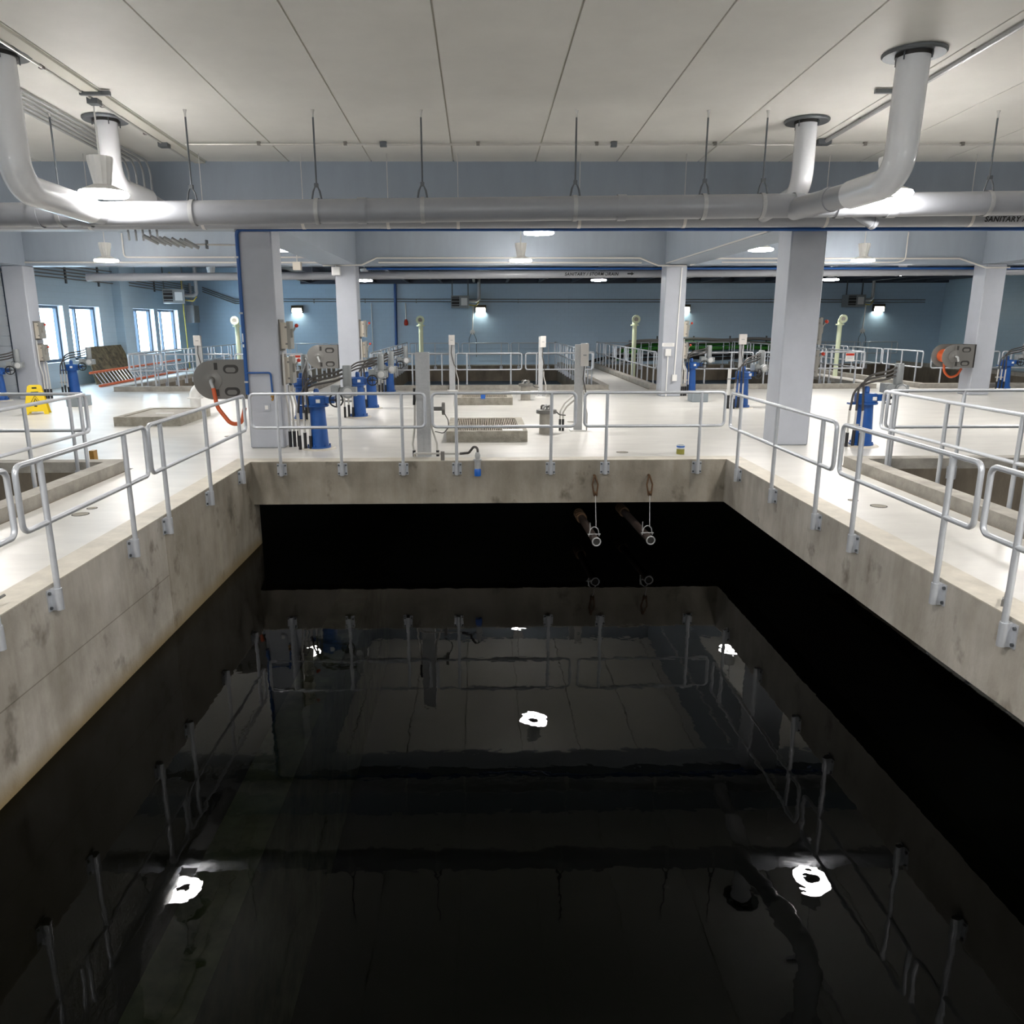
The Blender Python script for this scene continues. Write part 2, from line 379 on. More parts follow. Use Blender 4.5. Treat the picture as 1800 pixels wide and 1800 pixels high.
for i, (p, q) in enumerate(WIN):
    o = thing('window_%d' % (i+1), None, None, (XW-T, (p+q)/2, WZ0), kind='structure')
    g = 0.11; xa, xb = XW-T+0.02, XW-T+0.14
    fr = MB().box(xa, xb, p, q, WZ0, WZ0+g).box(xa, xb, p, q, WZ1-g, WZ1).box(xa, xb, p, p+g, WZ0+g, WZ1-g).box(xa, xb, q-g, q, WZ0+g, WZ1-g)
    part(o, 'window_frame', fr, 'frame', world=True)
    ym = p + (q-p)*0.36
    part(o, 'mullion', MB().box(xa+0.01, xb-0.01, ym-0.045, ym+0.045, WZ0+g, WZ1-g), 'frame', world=True)
    part(o, 'pane', MB().box(xa+0.03, xa+0.04, p+g, ym-0.045, WZ0+g, WZ1-g), 'glass', world=True)
    part(o, 'pane', MB().box(xa+0.03, xa+0.04, ym+0.045, q-g, WZ0+g, WZ1-g), 'glass', world=True)
    rv = MB().box(xb, XW-0.002, p, p+0.012, WZ0, WZ1).box(xb, XW-0.002, q-0.012, q, WZ0, WZ1).box(xb, XW-0.002, p+.012, q-.012, WZ1-0.012, WZ1).box(xb, XW-0.002, p+.012, q-.012, WZ0, WZ0+0.012)
    part(o, 'reveal', rv, 'reveal', world=True)
# roll-up door at the left edge of the picture
o = thing('door_1', None, None, (XW, 22.4, 0), kind='structure')
for k in range(13):
    part(o, 'door_slat', MB().box(XW+0.02, XW+0.05, 20.0, 24.6, 0.02+k*0.295, 0.02+k*0.295+0.288), 'doorpanel', world=True)
part(o, 'door_frame', MB().box(XW, XW+0.09, 24.6, 24.82, 0, 3.95).box(XW, XW+0.09, 19.8, 20.0, 0, 3.95).box(XW, XW+0.09, 20.0, 24.6, 3.86, 3.95), 'frame', world=True)

# ceiling: precast planks, near bay slopes a little, middle bay flat, far bay dark steel deck
cl = thing('ceiling', None, None, (0, 4, 5), kind='structure')
def slab(x0, x1, y0, y1, za, zb, th):
    m = MB(); b = [V(x0, y0, za), V(x1, y0, za), V(x1, y1, zb), V(x0, y1, zb)]
    m.v = b + [p + V(0, 0, th) for p in b]
    m.f = [(0, 3, 2, 1), (4, 5, 6, 7), (0, 1, 5, 4), (1, 2, 6, 5), (2, 3, 7, 6), (3, 0, 4, 7)]; return m
part(cl, 'joint_backing', slab(XW, XE, YS, 14.05, ceilz(YS)+0.02, ceilz(14.05)+0.02, 0.2), 'joint', world=True)
xj = [-3.155 + 1.3715*k for k in range(-9, 21)]
for a, b in zip(xj[:-1], xj[1:]):
    a = max(a, XW); b = min(b, XE)
    if b-a < 0.1: continue
    part(cl, 'ceiling_plank', slab(a+0.011, b-0.011, YS, 14.05, ceilz(YS), ceilz(14.05), 0.021), 'ceiling', world=True)
    part(cl, 'ceiling_plank', slab(a+0.011, b-0.011, 14.65, 23.2, 4.84, 4.84, 0.1), 'ceiling', world=True)
part(cl, 'roof_deck', MB().box(XW, -9.0, 23.8, YN, 4.86, 5.0).box(-9.0, XE, 23.8, YN, 4.36, 5.0), 'deck', world=True)
for k in range(20):
    xx = -8.5 + k*1.65
    part(cl, 'roof_joist', MB().box(xx-0.02, xx+0.02, 23.8, YN, 4.14, 4.36).box(xx-0.06, xx+0.06, 23.8, YN, 4.09, 4.14), 'deck', world=True)
part(cl, 'bearing_beam', MB().box(-9.0, XE, YN-0.25, YN, 4.05, 4.36), 'deck', world=True)
part(cl, 'bay_closer', MB().box(XW, XE, 14.05, 23.8, 4.941, 5.0), 'joint', world=True)
part(cl, 'cover_strip', slab(-4.72, -4.55, YS, 14.05, ceilz(YS)-0.03, ceilz(14.05)-0.03, 0.03), 'joint', world=True, label='beige cover strip along a plank joint')
# beams, girders, columns
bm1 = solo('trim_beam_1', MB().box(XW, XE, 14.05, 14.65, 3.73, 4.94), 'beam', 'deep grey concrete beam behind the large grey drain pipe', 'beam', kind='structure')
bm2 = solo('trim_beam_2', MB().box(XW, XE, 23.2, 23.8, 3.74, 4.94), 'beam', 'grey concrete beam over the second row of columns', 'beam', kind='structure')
for k, (a, b) in enumerate(((-4.40, -3.48), (5.33, 6.2), (14.5, 15.3), (-13.7, -12.8))):
    solo('trim_girder_%d' % (k+1), MB().box(a, b, 14.65, 23.2, 3.74, 4.84), 'beam', kind='structure')
def column(x0, y0, label, zt=3.74, w=0.6):
    o = solo('column', MB().box(x0, x0+w, y0, y0+w, 0, zt), 'paint', label, 'column', loc=(x0+w/2, y0+w/2, 0), kind='structure')
    return bevel(o, 0.022)
column(-4.05, 13.69, 'near left grey concrete column carrying the blue pipe', 3.99)
column(5.26, 13.69, 'near right thick grey concrete column beside the railing', 3.99)
column(14.6, 13.69, 'grey concrete column of the near row, farthest right', 3.99)
column(-13.4, 13.69, 'grey concrete column of the near row by the left wall', 3.99)
column(-4.08, 23.06, 'second row column behind the blue gate operators')
column(5.34, 23.06, 'second row column with the small white sign')
column(14.55, 23.06, 'second row column with the orange hose reel')
column(-13.43, 23.06, 'second row column in front of the left windows')

# ------------------------------------------------------------------ guardrails
RT = 0.024
POSTM = {}; BRK = None
def bracket_mesh():
    m = MB().cbox((0, 0.055, 0), (0.15, 0.012, 0.19)).tube([(0, 0, -0.095), (0, 0, 0.095)], 0.034, 12).cbox((0, 0.028, 0), (0.05, 0.05, 0.19))
    return m.mesh('bracket')
BLT = MB().cyl((0, 0.05, 0), (0, 0.034, 0), 0.015, 6).mesh('bolt')
def rail(ax, x0, x1, fixed, posts, label, group, side=1, zt=1.08, zb=0.553, zp=-0.125):
    """one welded guardrail panel. ax 'x': runs along x at y=fixed; 'y': runs along y at x=fixed. side: direction of the wall it is bolted to"""
    global BRK
    L = x1-x0
    if ax == 'x': o = thing('guardrail_panel', label, 'guardrail', (x0, fixed, zp-0.095), 0 if side > 0 else 0, group); rz = 0
    else: o = thing('guardrail_panel', label, 'guardrail', (fixed, x0, zp-0.095), PI/2, group)
    base = zp-0.095; a = zt-base; b = zb-base
    part(o, 'rail_frame', MB().tube(fillet([(0, 0, b), (L, 0, b), (L, 0, a), (0, 0, a)], 0.07, 5, True), RT, 10, True), 'alu')
    key = (round(a, 3), round(b, 3))
    if key not in POSTM: POSTM[key] = MB().tube([(0, 0, 0.0), (0, 0, a)], RT+0.002, 10).mesh('post')
    if BRK is None: BRK = bracket_mesh()
    sgn = side if ax == 'x' else -side
    for p in posts:
        q = p-x0
        part(o, 'post', POSTM[key], 'alu', loc=(q, 0, 0))
        br = part(o, 'bracket', BRK, 'alu', loc=(q, 0, 0.095), rot=(0, 0, 0 if sgn > 0 else PI))
        if fixed < 13 and zt < 1.1:
            for sx in (-1, 1):
                for sz in (-1, 1): part(br, 'bolt', BLT, 'rod', loc=(sx*0.057, 0, sz*0.065))
    return o
G0 = 'guardrails round the open black tank'
rail('x', -3.58, -0.86, 12.24, (-3.17, -2.203, -1.226), 'grey guardrail panel across the far end of the open tank, left of the steel post', G0)
rail('x', -0.745, 1.51, 12.24, (-0.372, 1.13), 'grey guardrail panel across the far end of the open tank, the middle of three', G0)
rail('x', 1.654, 3.868, 12.24, (2.007, 3.491), 'grey guardrail panel across the far end of the open tank, the rightmost of three', G0)
rail('y', 8.45, 11.98, -3.60, (8.78, 10.228, 11.663), 'grey guardrail panel on the left tank edge, ending at the near left column', G0, -1)
rail('y', 5.97, 8.36, -3.60, (6.326, 7.865), 'grey guardrail panel on the left tank edge, second from the column', G0, -1)
rail('y', 3.4, 5.86, -3.60, (3.8, 5.482), 'grey guardrail panel on the left tank edge, cut by the picture edge', G0, -1)
rail('y', 8.42, 12.06, 3.91, (8.767, 10.152, 11.605), 'grey guardrail panel on the right tank edge, in front of the near right column', G0, 1)
rail('y', 5.90, 8.27, 3.91, (6.283, 7.844), 'grey guardrail panel on the right tank edge, second from the column', G0, 1)
rail('y', 3.4, 5.785, 3.91, (3.8, 5.381), 'grey guardrail panel on the right tank edge, cut by the picture edge', G0, 1)
K = dict(zt=1.165, zb=0.635, zp=-0.06)
G1 = 'guardrails of the kerbed tank at left'
rail('y', 8.0, 11.32, -5.66, (8.35, 9.773, 11.15), 'guardrail panel along the kerb of the left tank, running toward the camera', G1, 1, **K)
rail('x', -8.4, -5.72, 11.42, (-7.9, -5.95), 'guardrail panel across the far kerb of the left tank', G1, 1, **K)
G2 = 'guardrails of the kerbed tank at right'
rail('y', 8.0, 11.30, 5.89, (8.332, 9.724, 11.02), 'guardrail panel along the kerb of the right tank, running toward the camera', G2, -1, **K)
rail('x', 5.98, 9.3, 11.35, (6.11, 7.10, 8.9), 'guardrail panel across the far kerb of the right tank', G2, 1, **K)
G3 = 'white-lit guardrails of the far tanks'
def far_tank(nm, x0, x1, fr, re, sides):
    words = ('leftmost', 'middle', 'rightmost')
    for k, (a, b, ps) in enumerate(fr): rail('x', a, b, 25.92, ps, 'guardrail panel on the front kerb of %s, %s one' % (nm, words[k]), G3, -1, **K)
    for k, (a, b, ps) in enumerate(re): rail('x', a, b, 40.13, ps, 'guardrail panel at the back of %s, %s one by the blue wall' % (nm, words[k]), G3, 1, zt=1.12, zb=0.56)
    for sx, wd in sides:
        xx = x0+0.06 if wd == 'left' else x1-0.06
        n = 5; st = (39.9-26.2)/n
        for k in range(n):
            a = 26.2+k*st; b = a+st-0.1
            rail('y', a, b, xx, (a+0.35, (a+b)/2, b-0.35), 'guardrail panel on the %s kerb of %s, %s from the front' % (wd, nm, ('first', 'second', 'third', 'fourth', 'fifth')[k]), G3, -1 if wd == 'left' else 1, **K)
far_tank('the middle far tank', -3.66, 3.85,
         ((-3.49, -0.852, (-3.04, -2.2, -1.23)), (-0.759, 1.386, (-0.41, 1.033)), (1.517, 3.72, (1.877, 3.474))),
         ((-3.5, -1.05, (-3.2, -2.237, -1.4)), (-0.863, 1.479, (-0.51, 1.105)), (1.608, 3.8, (1.999, 3.5))), ((0, 'left'), (1, 'right')))
far_tank('the left far tank', -11.6, -5.6,
         ((-11.4, -10.329, (-11.06, -10.597)), (-10.219, -8.081, (-9.859, -8.307)), (-7.952, -5.75, (-7.734, -6.381))),
         ((-11.4, -9.6, (-11.1, -9.9)), (-9.5, -7.6, (-9.2, -7.9)), (-7.5, -5.7, (-7.2, -6.0))), ((0, 'left'), (1, 'right')))
far_tank('the right far tank', 5.82, 12.8,
         ((6.05, 9.0, (6.4, 7.433, 8.3)), (9.1, 10.9, (9.4, 10.5)), (11.0, 12.72, (11.43, 12.45))),
         ((6.0, 8.6, (6.4, 8.2)), (8.7, 11.0, (9.1, 10.6)), (11.1, 12.7, (11.5, 12.4))), ((0, 'left'), (1, 'right')))
far_tank('the outer far tank', 14.75, 21.5,
         ((14.95, 17.2, (15.3, 16.8)), (17.3, 19.4, (17.6, 19.1)), (19.5, 21.3, (19.8, 21.0))),
         ((14.9, 17.2, (15.3, 16.8)), (17.3, 19.4, (17.6, 19.1)), (19.5, 21.3, (19.8, 21.0))), ((0, 'left'),))

# ------------------------------------------------------------------ lamps
def make_lamp(loc, top, label):
    """low-bay fitting: rod, ribbed white housing, wide ring lens. origin at lens underside"""
    o = thing('low_bay_lamp', label, 'lamp', loc, group='low bay lamps hung from the ceiling')
    part(o, 'hanger_rod', MB().cyl((0, 0, 0.46), (0, 0, top-loc[2]), 0.011, 8), 'white')
    h = MB(); n = 28; b = 0; rings = ((0.10, 0.10), (0.16, 0.44), (0.155, 0.47))
    for (r, z) in rings:
        for j in range(n):
            rr = r*(1.0 if j % 2 else 0.91); a = 2*PI*j/n; h.v.append(V(rr*math.cos(a), rr*math.sin(a), z))
    for i in range(2):
        for j in range(n):
            j2 = (j+1) % n; h.f.append((i*n+j, i*n+j2, (i+1)*n+j2, (i+1)*n+j))
    h.f.append(tuple(range(2*n, 3*n)))
    part(o, 'ribbed_housing', h, 'white')
    part(o, 'top_plate', MB().lathe([(0.0, 0.13), (0.13, 0.13), (0.285, 0.06), (0.287, 0.052), (0.0, 0.052)], n=28), 'white')
    part(o, 'lens', MB().lathe([(0.282, 0.055), (0.30, 0.025), (0.285, 0.0), (0.13, -0.012), (0.12, 0.0)], n=32), 'lens', label='glowing ring lens')
    part(o, 'lens_cap', MB().lathe([(0.0, -0.004), (0.118, -0.004), (0.118, 0.02), (0.0, 0.02)], n=24), 'slot')
    return o
make_lamp((-4.79, 10.7, 3.735), ceilz(10.7), 'glowing low-bay lamp in front of the drain pipe at upper left')
make_lamp((5.32, 10.7, 3.73), ceilz(10.7), 'glowing low-bay lamp under the white elbow at upper right')
make_lamp((1.19, 16.2, 3.84), 4.84, 'glowing low-bay lamp just below the blue pipe, near the middle')
make_lamp((-4.78, 20.2, 3.87), 4.84, 'glowing low-bay lamp half hidden by the near left column')
make_lamp((6.94, 20.0, 3.84), 4.84, 'glowing low-bay lamp just left of the near right column')
make_lamp((1.12, 21.74, 3.72), 4.84, 'glowing low-bay lamp in front of the middle of the second beam')
make_lamp((-9.75, 21.5, 3.72), 4.84, 'glowing low-bay lamp in front of the second beam at far left')
make_lamp((10.43, 21.95, 3.72), 4.84, 'glowing low-bay lamp in front of the second beam at right')
make_lamp((-4.43, 31.5, 3.70), 4.36, 'small glowing lamp of the far bay beside the second row left column')
make_lamp((4.67, 31.5, 3.70), 4.36, 'small glowing lamp of the far bay below the pipe lettering')
make_lamp((13.77, 31.5, 3.70), 4.36, 'small glowing lamp of the far bay just right of the near right column')
make_lamp((14.2, 27.0, 3.64), 4.36, 'small glowing lamp of the far bay, the rightmost one')
for k, (x, yy) in enumerate(((-4.66, 3.3), (5.18, 3.3), (-10.5, 10.4), (11.0, 10.4), (-10, 30.5), (17.5, 21.5), (0.3, -1.5), (-10.3, 15.9), (11.5, 15.9), (0.3, 3.0), (-5.0, -1.5), (5.4, -1.5))):  # extra fittings added as fill light for the near walls, columns and ceiling
    make_lamp((x, yy, 3.72), ceilz(yy) if yy < 14 else 4.84 if yy < 23 else 4.86, ('added low-bay fill lamp behind the camera on the left', 'added low-bay fill lamp behind the camera on the right', 'added low-bay fill lamp over the left kerbed tank', 'added low-bay fill lamp over the right kerbed tank', 'added low-bay fill lamp over the left far tank', 'added low-bay fill lamp by the outer right column', 'added low-bay fill lamp behind the camera, the rearmost one', 'added low-bay fill lamp over the left deck', 'added low-bay fill lamp over the right deck', 'added low-bay fill lamp right above the camera', 'added low-bay fill lamp behind the camera, rear left corner one', 'added low-bay fill lamp behind the camera, rear right corner one')[k])

# ------------------------------------------------------------------ large drain pipes
def pz1(x): return 3.612 + (x+2.0)*0.0105
def band_mesh(r, wd, axis='x'):
    return MB().lathe([(r-0.004, -wd/2), (r, -wd/2), (r, wd/2), (r-0.004, wd/2)], n=28, axis=axis, close=True)
p1 = thing('storm_drain_pipe', 'large grey drain pipe hung in front of the near beam', 'pipe', (0, 11.15, 3.62))
R1 = 0.155
part(p1, 'pipe_run', MB().tube([(-13.8, 11.15, pz1(-13.8)), (23.5, 11.15, pz1(23.5))], R1, 28), 'pipe', world=True)
for x in (-5.9, -5.25, -1.56, 1.93, 4.316, 4.9, 5.6, -7.5):
    part(p1, 'coupling', band_mesh(R1+0.014, 0.12), 'pipe', loc=(x, 0, pz1(x)-3.62))
for x in (-3.82, -2.16, -0.747, 1.30, 3.04, 3.83, 6.9, -5.577, 8.6, -7.4):
    part(p1, 'hanger_band', band_mesh(R1+0.013, 0.055), 'galv', loc=(x, 0, pz1(x)-3.62))
    z0 = pz1(x)-3.62
    part(p1, 'hanger_clevis', MB().tube([(x-0.065, -0.02, z0+R1-0.01), (x-0.045, -0.02, z0+R1+0.09), (x, -0.01, z0+R1+0.19), (x+0.045, -0.02, z0+R1+0.09), (x+0.065, -0.02, z0+R1-0.01)], 0.013, 6).cbox((x, -0.01, z0+R1+0.17), (0.05, 0.05, 0.05)), 'rod')
    part(p1, 'hanger_rod', MB().cyl((x, 0, z0+R1+0.17), (x, 0, ceilz(11.15)-3.62-0.05), 0.012, 8), 'rod')
    part(p1, 'rod_anchor', MB().lathe([(0.012, -0.09), (0.014, -0.04), (0.026, 0.0)], c=(x, 0, ceilz(11.15)-3.62), n=10), 'conduit')
p2 = thing('storm_drain_pipe', 'second grey drain pipe close against the near beam, lettered in black', 'pipe', (0, 13.62, 3.79))
def pz2(x): return 3.79 + (x)*0.0022
part(p2, 'pipe_run', MB().tube([(-13.8, 13.5, pz2(-13.8)), (23.5, 13.5, pz2(23.5))], 0.14, 24), 'pipe', world=True)
for x in (-6.3, -2.849, -1.47, -0.331, 1.647, 3.369, 8.1, 5.7, -4.47, 10.2):
    part(p2, 'hanger_band', band_mesh(0.146, 0.05), 'conduit', loc=(x, -0.12, pz2(x)-3.79))
    part(p2, 'hanger_rod', MB().cyl((x, -0.12, pz2(x)-3.79+0.14), (x, -0.12, ceilz(13.5)-3.79-0.0), 0.006, 6), 'conduit')
text(p2, 'SANITARY / STORM DRAIN', 0.115, (8.28, -0.12-0.1445, pz2(8.3)-3.79-0.075), (PI/2, 0, 0))
p3 = thing('storm_drain_pipe', 'long grey drain pipe of the far bay with black lettering', 'pipe', (0, 24.2, 3.44))
def pz3(x): return 3.525 + (x)*0.0045
part(p3, 'pipe_run', MB().tube([(-11.6, 24.2, pz3(-11.6)), (23.5, 24.2, pz3(23.5))], 0.112, 20), 'pipe', world=True)
for x in [-10.2+k*1.75 for k in range(18)]:
    part(p3, 'hanger_band', band_mesh(0.12, 0.05), 'pipe', loc=(x, 0, pz3(x)-3.44))
    part(p3, 'hanger_rod', MB().cyl((x, 0, pz3(x)-3.44+0.11), (x, 0, (4.86 if x < -9 else 4.36)-3.44), 0.008, 6), 'rod')
text(p3, 'SANITARY / STORM DRAIN', 0.12, (2.55, -0.116, pz3(3)-3.44-0.045), (PI/2, 0, 0))
part(p3, 'flow_arrow', MB().prism([(4.42, 0.08), (4.54, 0.08), (4.54, 0.05), (4.62, 0.10), (4.54, 0.15), (4.54, 0.12), (4.42, 0.12)], -0.1175, -0.116), 'ink')
def drop(label, x, yy, path, jr, grey=None, junction=None):
    o = thing('roof_drain_drop', label, 'pipe', (x, yy, ceilz(yy)))
    part(o, 'jacket', MB().tube(fillet(path, 0.30, 9), jr, 26), 'pvc', world=True)
    z = ceilz(yy)
    part(o, 'ceiling_flange', MB().lathe([(jr+0.005, -0.012), (jr+0.14, -0.035), (jr+0.155, -0.02), (jr+0.155, 0.0), (jr+0.005, 0.0)], c=(0, 0, 0), n=32), 'flange')
    part(o, 'clamp_ring', MB().lathe([(jr+0.002, -0.05), (jr+0.02, -0.05), (jr+0.02, -0.012), (jr+0.002, -0.012)], n=28, close=True), 'slot')
    for k in range(4):
        a = k*PI/2+0.6; part(o, 'flange_bolt', MB().cyl(((jr+0.03)*math.cos(a), (jr+0.03)*math.sin(a), -0.10), ((jr+0.03)*math.cos(a), (jr+0.03)*math.sin(a), 0), 0.008, 6), 'flange')
    if grey: part(o, 'branch_pipe', MB().tube(grey, jr*0.86, 24), 'pipe', world=True)
    for q, d in (junction or []):
        c = MB().tube([Vector(q)-Vector(d)*0.05, Vector(q)+Vector(d)*0.05], jr*0.92, 24); part(o, 'coupling', c, 'pipe', world=True)
    return o
drop('white jacketed drain drop nearest at upper right, elbowed into the grey pipe', 4.63, 9.08, [(4.63, 9.08, ceilz(9.08)), (4.60, 9.08, 3.66), (4.50, 9.95, 3.64)], 0.165, [(4.52, 9.8, 3.645), (4.28, 11.12, 3.63)], [((4.42, 10.35, 3.64), (-0.18, 0.98, 0))])
drop('white drain drop farther back at upper right, short elbow behind the grey pipe', 4.53, 11.6, [(4.53, 11.6, ceilz(11.6)), (4.53, 11.6, 3.93), (4.62, 12.5, 3.90)], 0.145, [(4.61, 12.4, 3.90), (4.65, 13.45, 3.85)])
drop('white jacketed drain drop nearest at upper left, cut by the picture edge', -5.02, 9.12, [(-5.02, 9.12, ceilz(9.12)), (-5.0, 9.12, 3.60), (-5.02, 10.75, 3.58)], 0.165, [(-5.02, 10.6, 3.58), (-5.03, 11.1, 3.58)])
drop('white drain drop farther back at upper left, behind the ribbed lamp', -5.03, 11.55, [(-5.03, 11.55, ceilz(11.55)), (-5.03, 11.55, 4.0), (-4.95, 12.5, 3.96)], 0.145, [(-4.96, 12.4, 3.96), (-4.9, 13.45, 3.83)])
# cleanout wye below the right lamp
co = part(p1, 'cleanout_branch', MB().tube([(5.05, 11.2, 3.66), (5.45, 11.35, 3.49)], 0.075, 18), 'pipe', world=True)
part(co, 'cap', MB().tube([(5.44, 0.195, -0.125), (5.50, 0.22, -0.15)], 0.085, 18), 'pipe')

# ------------------------------------------------------------------ blue water pipe
o = thing('blue_water_pipe', 'dark blue water pipe along the near beam and down the left column', 'pipe', (-4.0, 13.64, 0.95))
part(o, 'pipe_run', MB().tube(fillet([(23.5, 13.64, 3.64), (-4.0, 13.64, 3.655), (-4.02, 13.64, 0.95)], 0.09, 6), 0.032, 12), 'bluepipe', world=True)
part(o, 'branch', MB().tube(fillet([(-4.0, 13.635, 1.32), (-3.60, 13.635, 1.32), (-3.585, 13.635, 0.85)], 0.04, 5), 0.017, 10), 'bluepipe', world=True)
for z in (1.15, 2.3, 3.2): part(o, 'pipe_clamp', MB().box(-4.05, -3.99, 13.60, 13.688, z, z+0.03), 'galv', world=True)
part(o, 'flow_mark', MB().box(-4.032, -4.008, 13.605, 13.609, 1.75, 1.80).box(-4.028, -4.012, 13.605, 13.609, 1.84, 1.98), 'white', world=True)
part(o, 'hose_bib', MB().cyl((-3.585, 13.635, 0.88), (-3.585, 13.57, 0.86), 0.02, 8).cyl((-3.585, 13.60, 0.9), (-3.585, 13.60, 0.96), 0.03, 10), 'brass', world=True)
o = thing('blue_water_pipe', 'dark blue water pipe under the second beam', 'pipe', (0, 23.9, 3.66))
part(o, 'pipe_run', MB().tube([(-3.3, 23.95, 3.69), (23.5, 23.95, 3.66)], 0.035, 10), 'bluepipe', world=True)
solo('blue_wall_pipe', MB().tube([(-4.3, 41.12, 0.0), (-4.25, 41.12, 4.5)], 0.07, 10), 'bluepipe', 'dark blue vertical pipe running down the far wall', 'pipe', loc=(-4.3, 41.12, 0))

# ------------------------------------------------------------------ conduits
def conduit(label, pts, r=0.014, m='conduit', rad=0.1, clamps=(), name='conduit', group='metal conduits', box=None):
    P = [Vector(p) for p in pts]; o = thing(name, label, 'conduit', tuple(P[0]), group=group)
    part(o, 'conduit_run', MB().tube(fillet(P, rad, 5), r, 8), m, world=True)
    for c in clamps: part(o, 'clamp', MB().cbox(c, (0.05, 0.05, 0.05)), 'brown', world=True)
    for c, d in (box or []): part(o, 'junction_box', MB().cbox(c, d), 'flange' if c[2] > 4.5 else 'white', world=True)
    return o
zc = ceilz(12.75)-0.04
conduit('thin conduit crossing the whole near ceiling from left to right', [(-4.4, 12.75, zc), (20, 12.75, zc)], 0.016, 'conduit', clamps=[(x, 12.75, zc+0.01) for x in (-3.3, -2.0, 0, 1.8, 3.6, 5.9, 7.4)], box=[((-1.43, 12.75, zc), (0.10, 0.07, 0.07)), ((2.06, 12.75, zc), (0.09, 0.07, 0.07))])
conduit('conduit running along the ceiling cover strip at left', [(-4.80, 2, ceilz(2)-0.03), (-4.74, 13.9, ceilz(13.9)-0.03)], 0.016, clamps=[(-4.77, yy, ceilz(yy)-0.02) for yy in (6, 9.5, 10.9, 12.2)], box=[((-4.60, 10.35, ceilz(10.35)-0.04), (0.36, 0.05, 0.045)), ((-4.74, 10.62, ceilz(10.62)-0.05), (0.13, 0.13, 0.08)), ((-4.72, 12.75, ceilz(12.75)-0.05), (0.14, 0.14, 0.07))])
conduit('conduit running along the ceiling joint at right toward the camera', [(5.25, 2, ceilz(2)-0.03), (5.22, 12.62, ceilz(12.62)-0.035)], 0.028, 'galv', clamps=[(5.23, yy, ceilz(yy)-0.02) for yy in (6, 9, 11.5)], box=[((4.93, 10.25, ceilz(10.25)-0.035), (0.26, 0.045, 0.045)), ((5.2, 12.62, ceilz(12.62)-0.04), (0.2, 0.16, 0.07))])
for k in range(5):
    x = -5.42-0.105*k
    conduit('%s of the ceiling conduits bending down the beam at upper left' % ('first', 'second', 'third', 'fourth', 'fifth')[k], [(x, 3, ceilz(3)-0.045), (x, 13.90-0.035*k, ceilz(13.9)-0.045), (x, 13.94-0.035*k, 3.50)], 0.019, 'galv', 0.22, group='conduit bundle at upper left')
o = thing('conduit_fittings', 'cluster of corroded conduit fittings below the drain pipe at left', 'conduit')
o.location = (-5.0, 13.7, 3.5)
for k in range(7):
    part(o, 'fitting', MB().tube([(-5.5+k*0.11, 13.55+0.04*(k % 3), 3.55-0.01*k), (-5.32+k*0.11, 13.7+0.03*(k % 2), 3.44-0.012*k)], 0.03, 8), 'galv', world=True)
part(o, 'strut', MB().tube([(-4.9, 13.72, 3.43), (-4.06, 13.75, 3.42)], 0.014, 8), 'conduit', world=True)
part(o, 'strut_clamp', MB().box(-4.55, -4.53, 13.70, 13.80, 3.36, 3.50), 'rod', world=True)
conduit('upper conduit on the second beam, left bay', [(-10.0, 23.16, 4.6), (-10.0, 23.16, 3.96), (-4.5, 23.16, 3.95)], 0.023)
conduit('lower conduit on the second beam, left bay', [(-13.2, 23.17, 3.83), (-4.4, 23.17, 3.81)], 0.023)
conduit('upper conduit on the second beam, middle bay, dipping at both columns', [(-4.4, 23.02, 3.72), (-3.3, 23.02, 3.73), (-2.9, 23.17, 3.93), (4.6, 23.17, 3.92), (5.1, 23.02, 3.70), (5.9, 23.02, 3.70)], 0.023)
conduit('lower conduit on the second beam, middle bay', [(-2.85, 23.17, 3.81), (4.65, 23.17, 3.79)], 0.023)
conduit('upper conduit on the second beam, right bay, dropping to the outer column', [(6.0, 23.02, 3.71), (6.6, 23.17, 3.90), (13.8, 23.17, 3.89), (14.5, 23.02, 3.63), (15.2, 23.02, 3.63)], 0.023)
conduit('lower conduit on the second beam, right bay', [(6.95, 23.17, 3.80), (12.0, 23.17, 3.79), (12.2, 23.11, 3.84), (12.2, 23.11, 4.6)], 0.017)
conduit('conduit down the beam left of the right bay lamp', [(9.75, 23.17, 4.7), (9.75, 23.17, 3.94)], 0.012)
conduit('conduit slanting along the right girder to the column', [(5.30, 15.0, 3.76), (5.30, 22.9, 3.76)], 0.016)
for k in range(2):
    conduit(('upper', 'lower')[k]+' conduit along the far blue wall', [(-10.9, 41.13, 3.32-0.12*k), (23, 41.13, 3.20-0.12*k)], 0.02, 'brown', clamps=[(-11+k2*2.6, 41.13, 3.27-0.003*k2-0.12*k) for k2 in range(13)])
for k in range(5):
    conduit('%s conduit of the bundle high on the left wall' % ('topmost', 'second', 'third', 'fourth', 'lowest')[k], [(-14.33, 16.0, 4.1-0.11*k), (-14.33, 33.0, 4.1-0.11*k), (-14.33, 41.0, 3.9-0.10*k)], 0.022, 'brown', group='conduit bundle on the left wall')
for k, yy in enumerate((25.6, 28.4, 30.8, 36)):
    solo('strut_channel', MB().box(XW, XW+0.05, yy, yy+0.08, 3.5, 4.3), 'rod', ('strut channel for the left wall conduits, nearest the column', 'strut channel for the left wall conduits, above the second window', 'strut channel for the left wall conduits, by the pilaster', 'strut channel for the left wall conduits, deepest in the hall')[k], 'strut', loc=(XW, yy, 3.5), group='strut channels on the left wall')
for k in range(3):
    conduit('%s conduit stepping down at the far left wall corner' % ('upper', 'middle', 'lower')[k], [(-14.0, 41.12, 3.9-0.1*k), (-12.4, 41.12, 3.3-0.1*k), (-11.0, 41.12, 3.28-0.1*k)], 0.025, 'brown')
conduit('thin pale conduit down the far wall left of the blue pipe', [(-5.5, 41.14, 3.10), (-5.5, 41.14, 0.4)], 0.025)
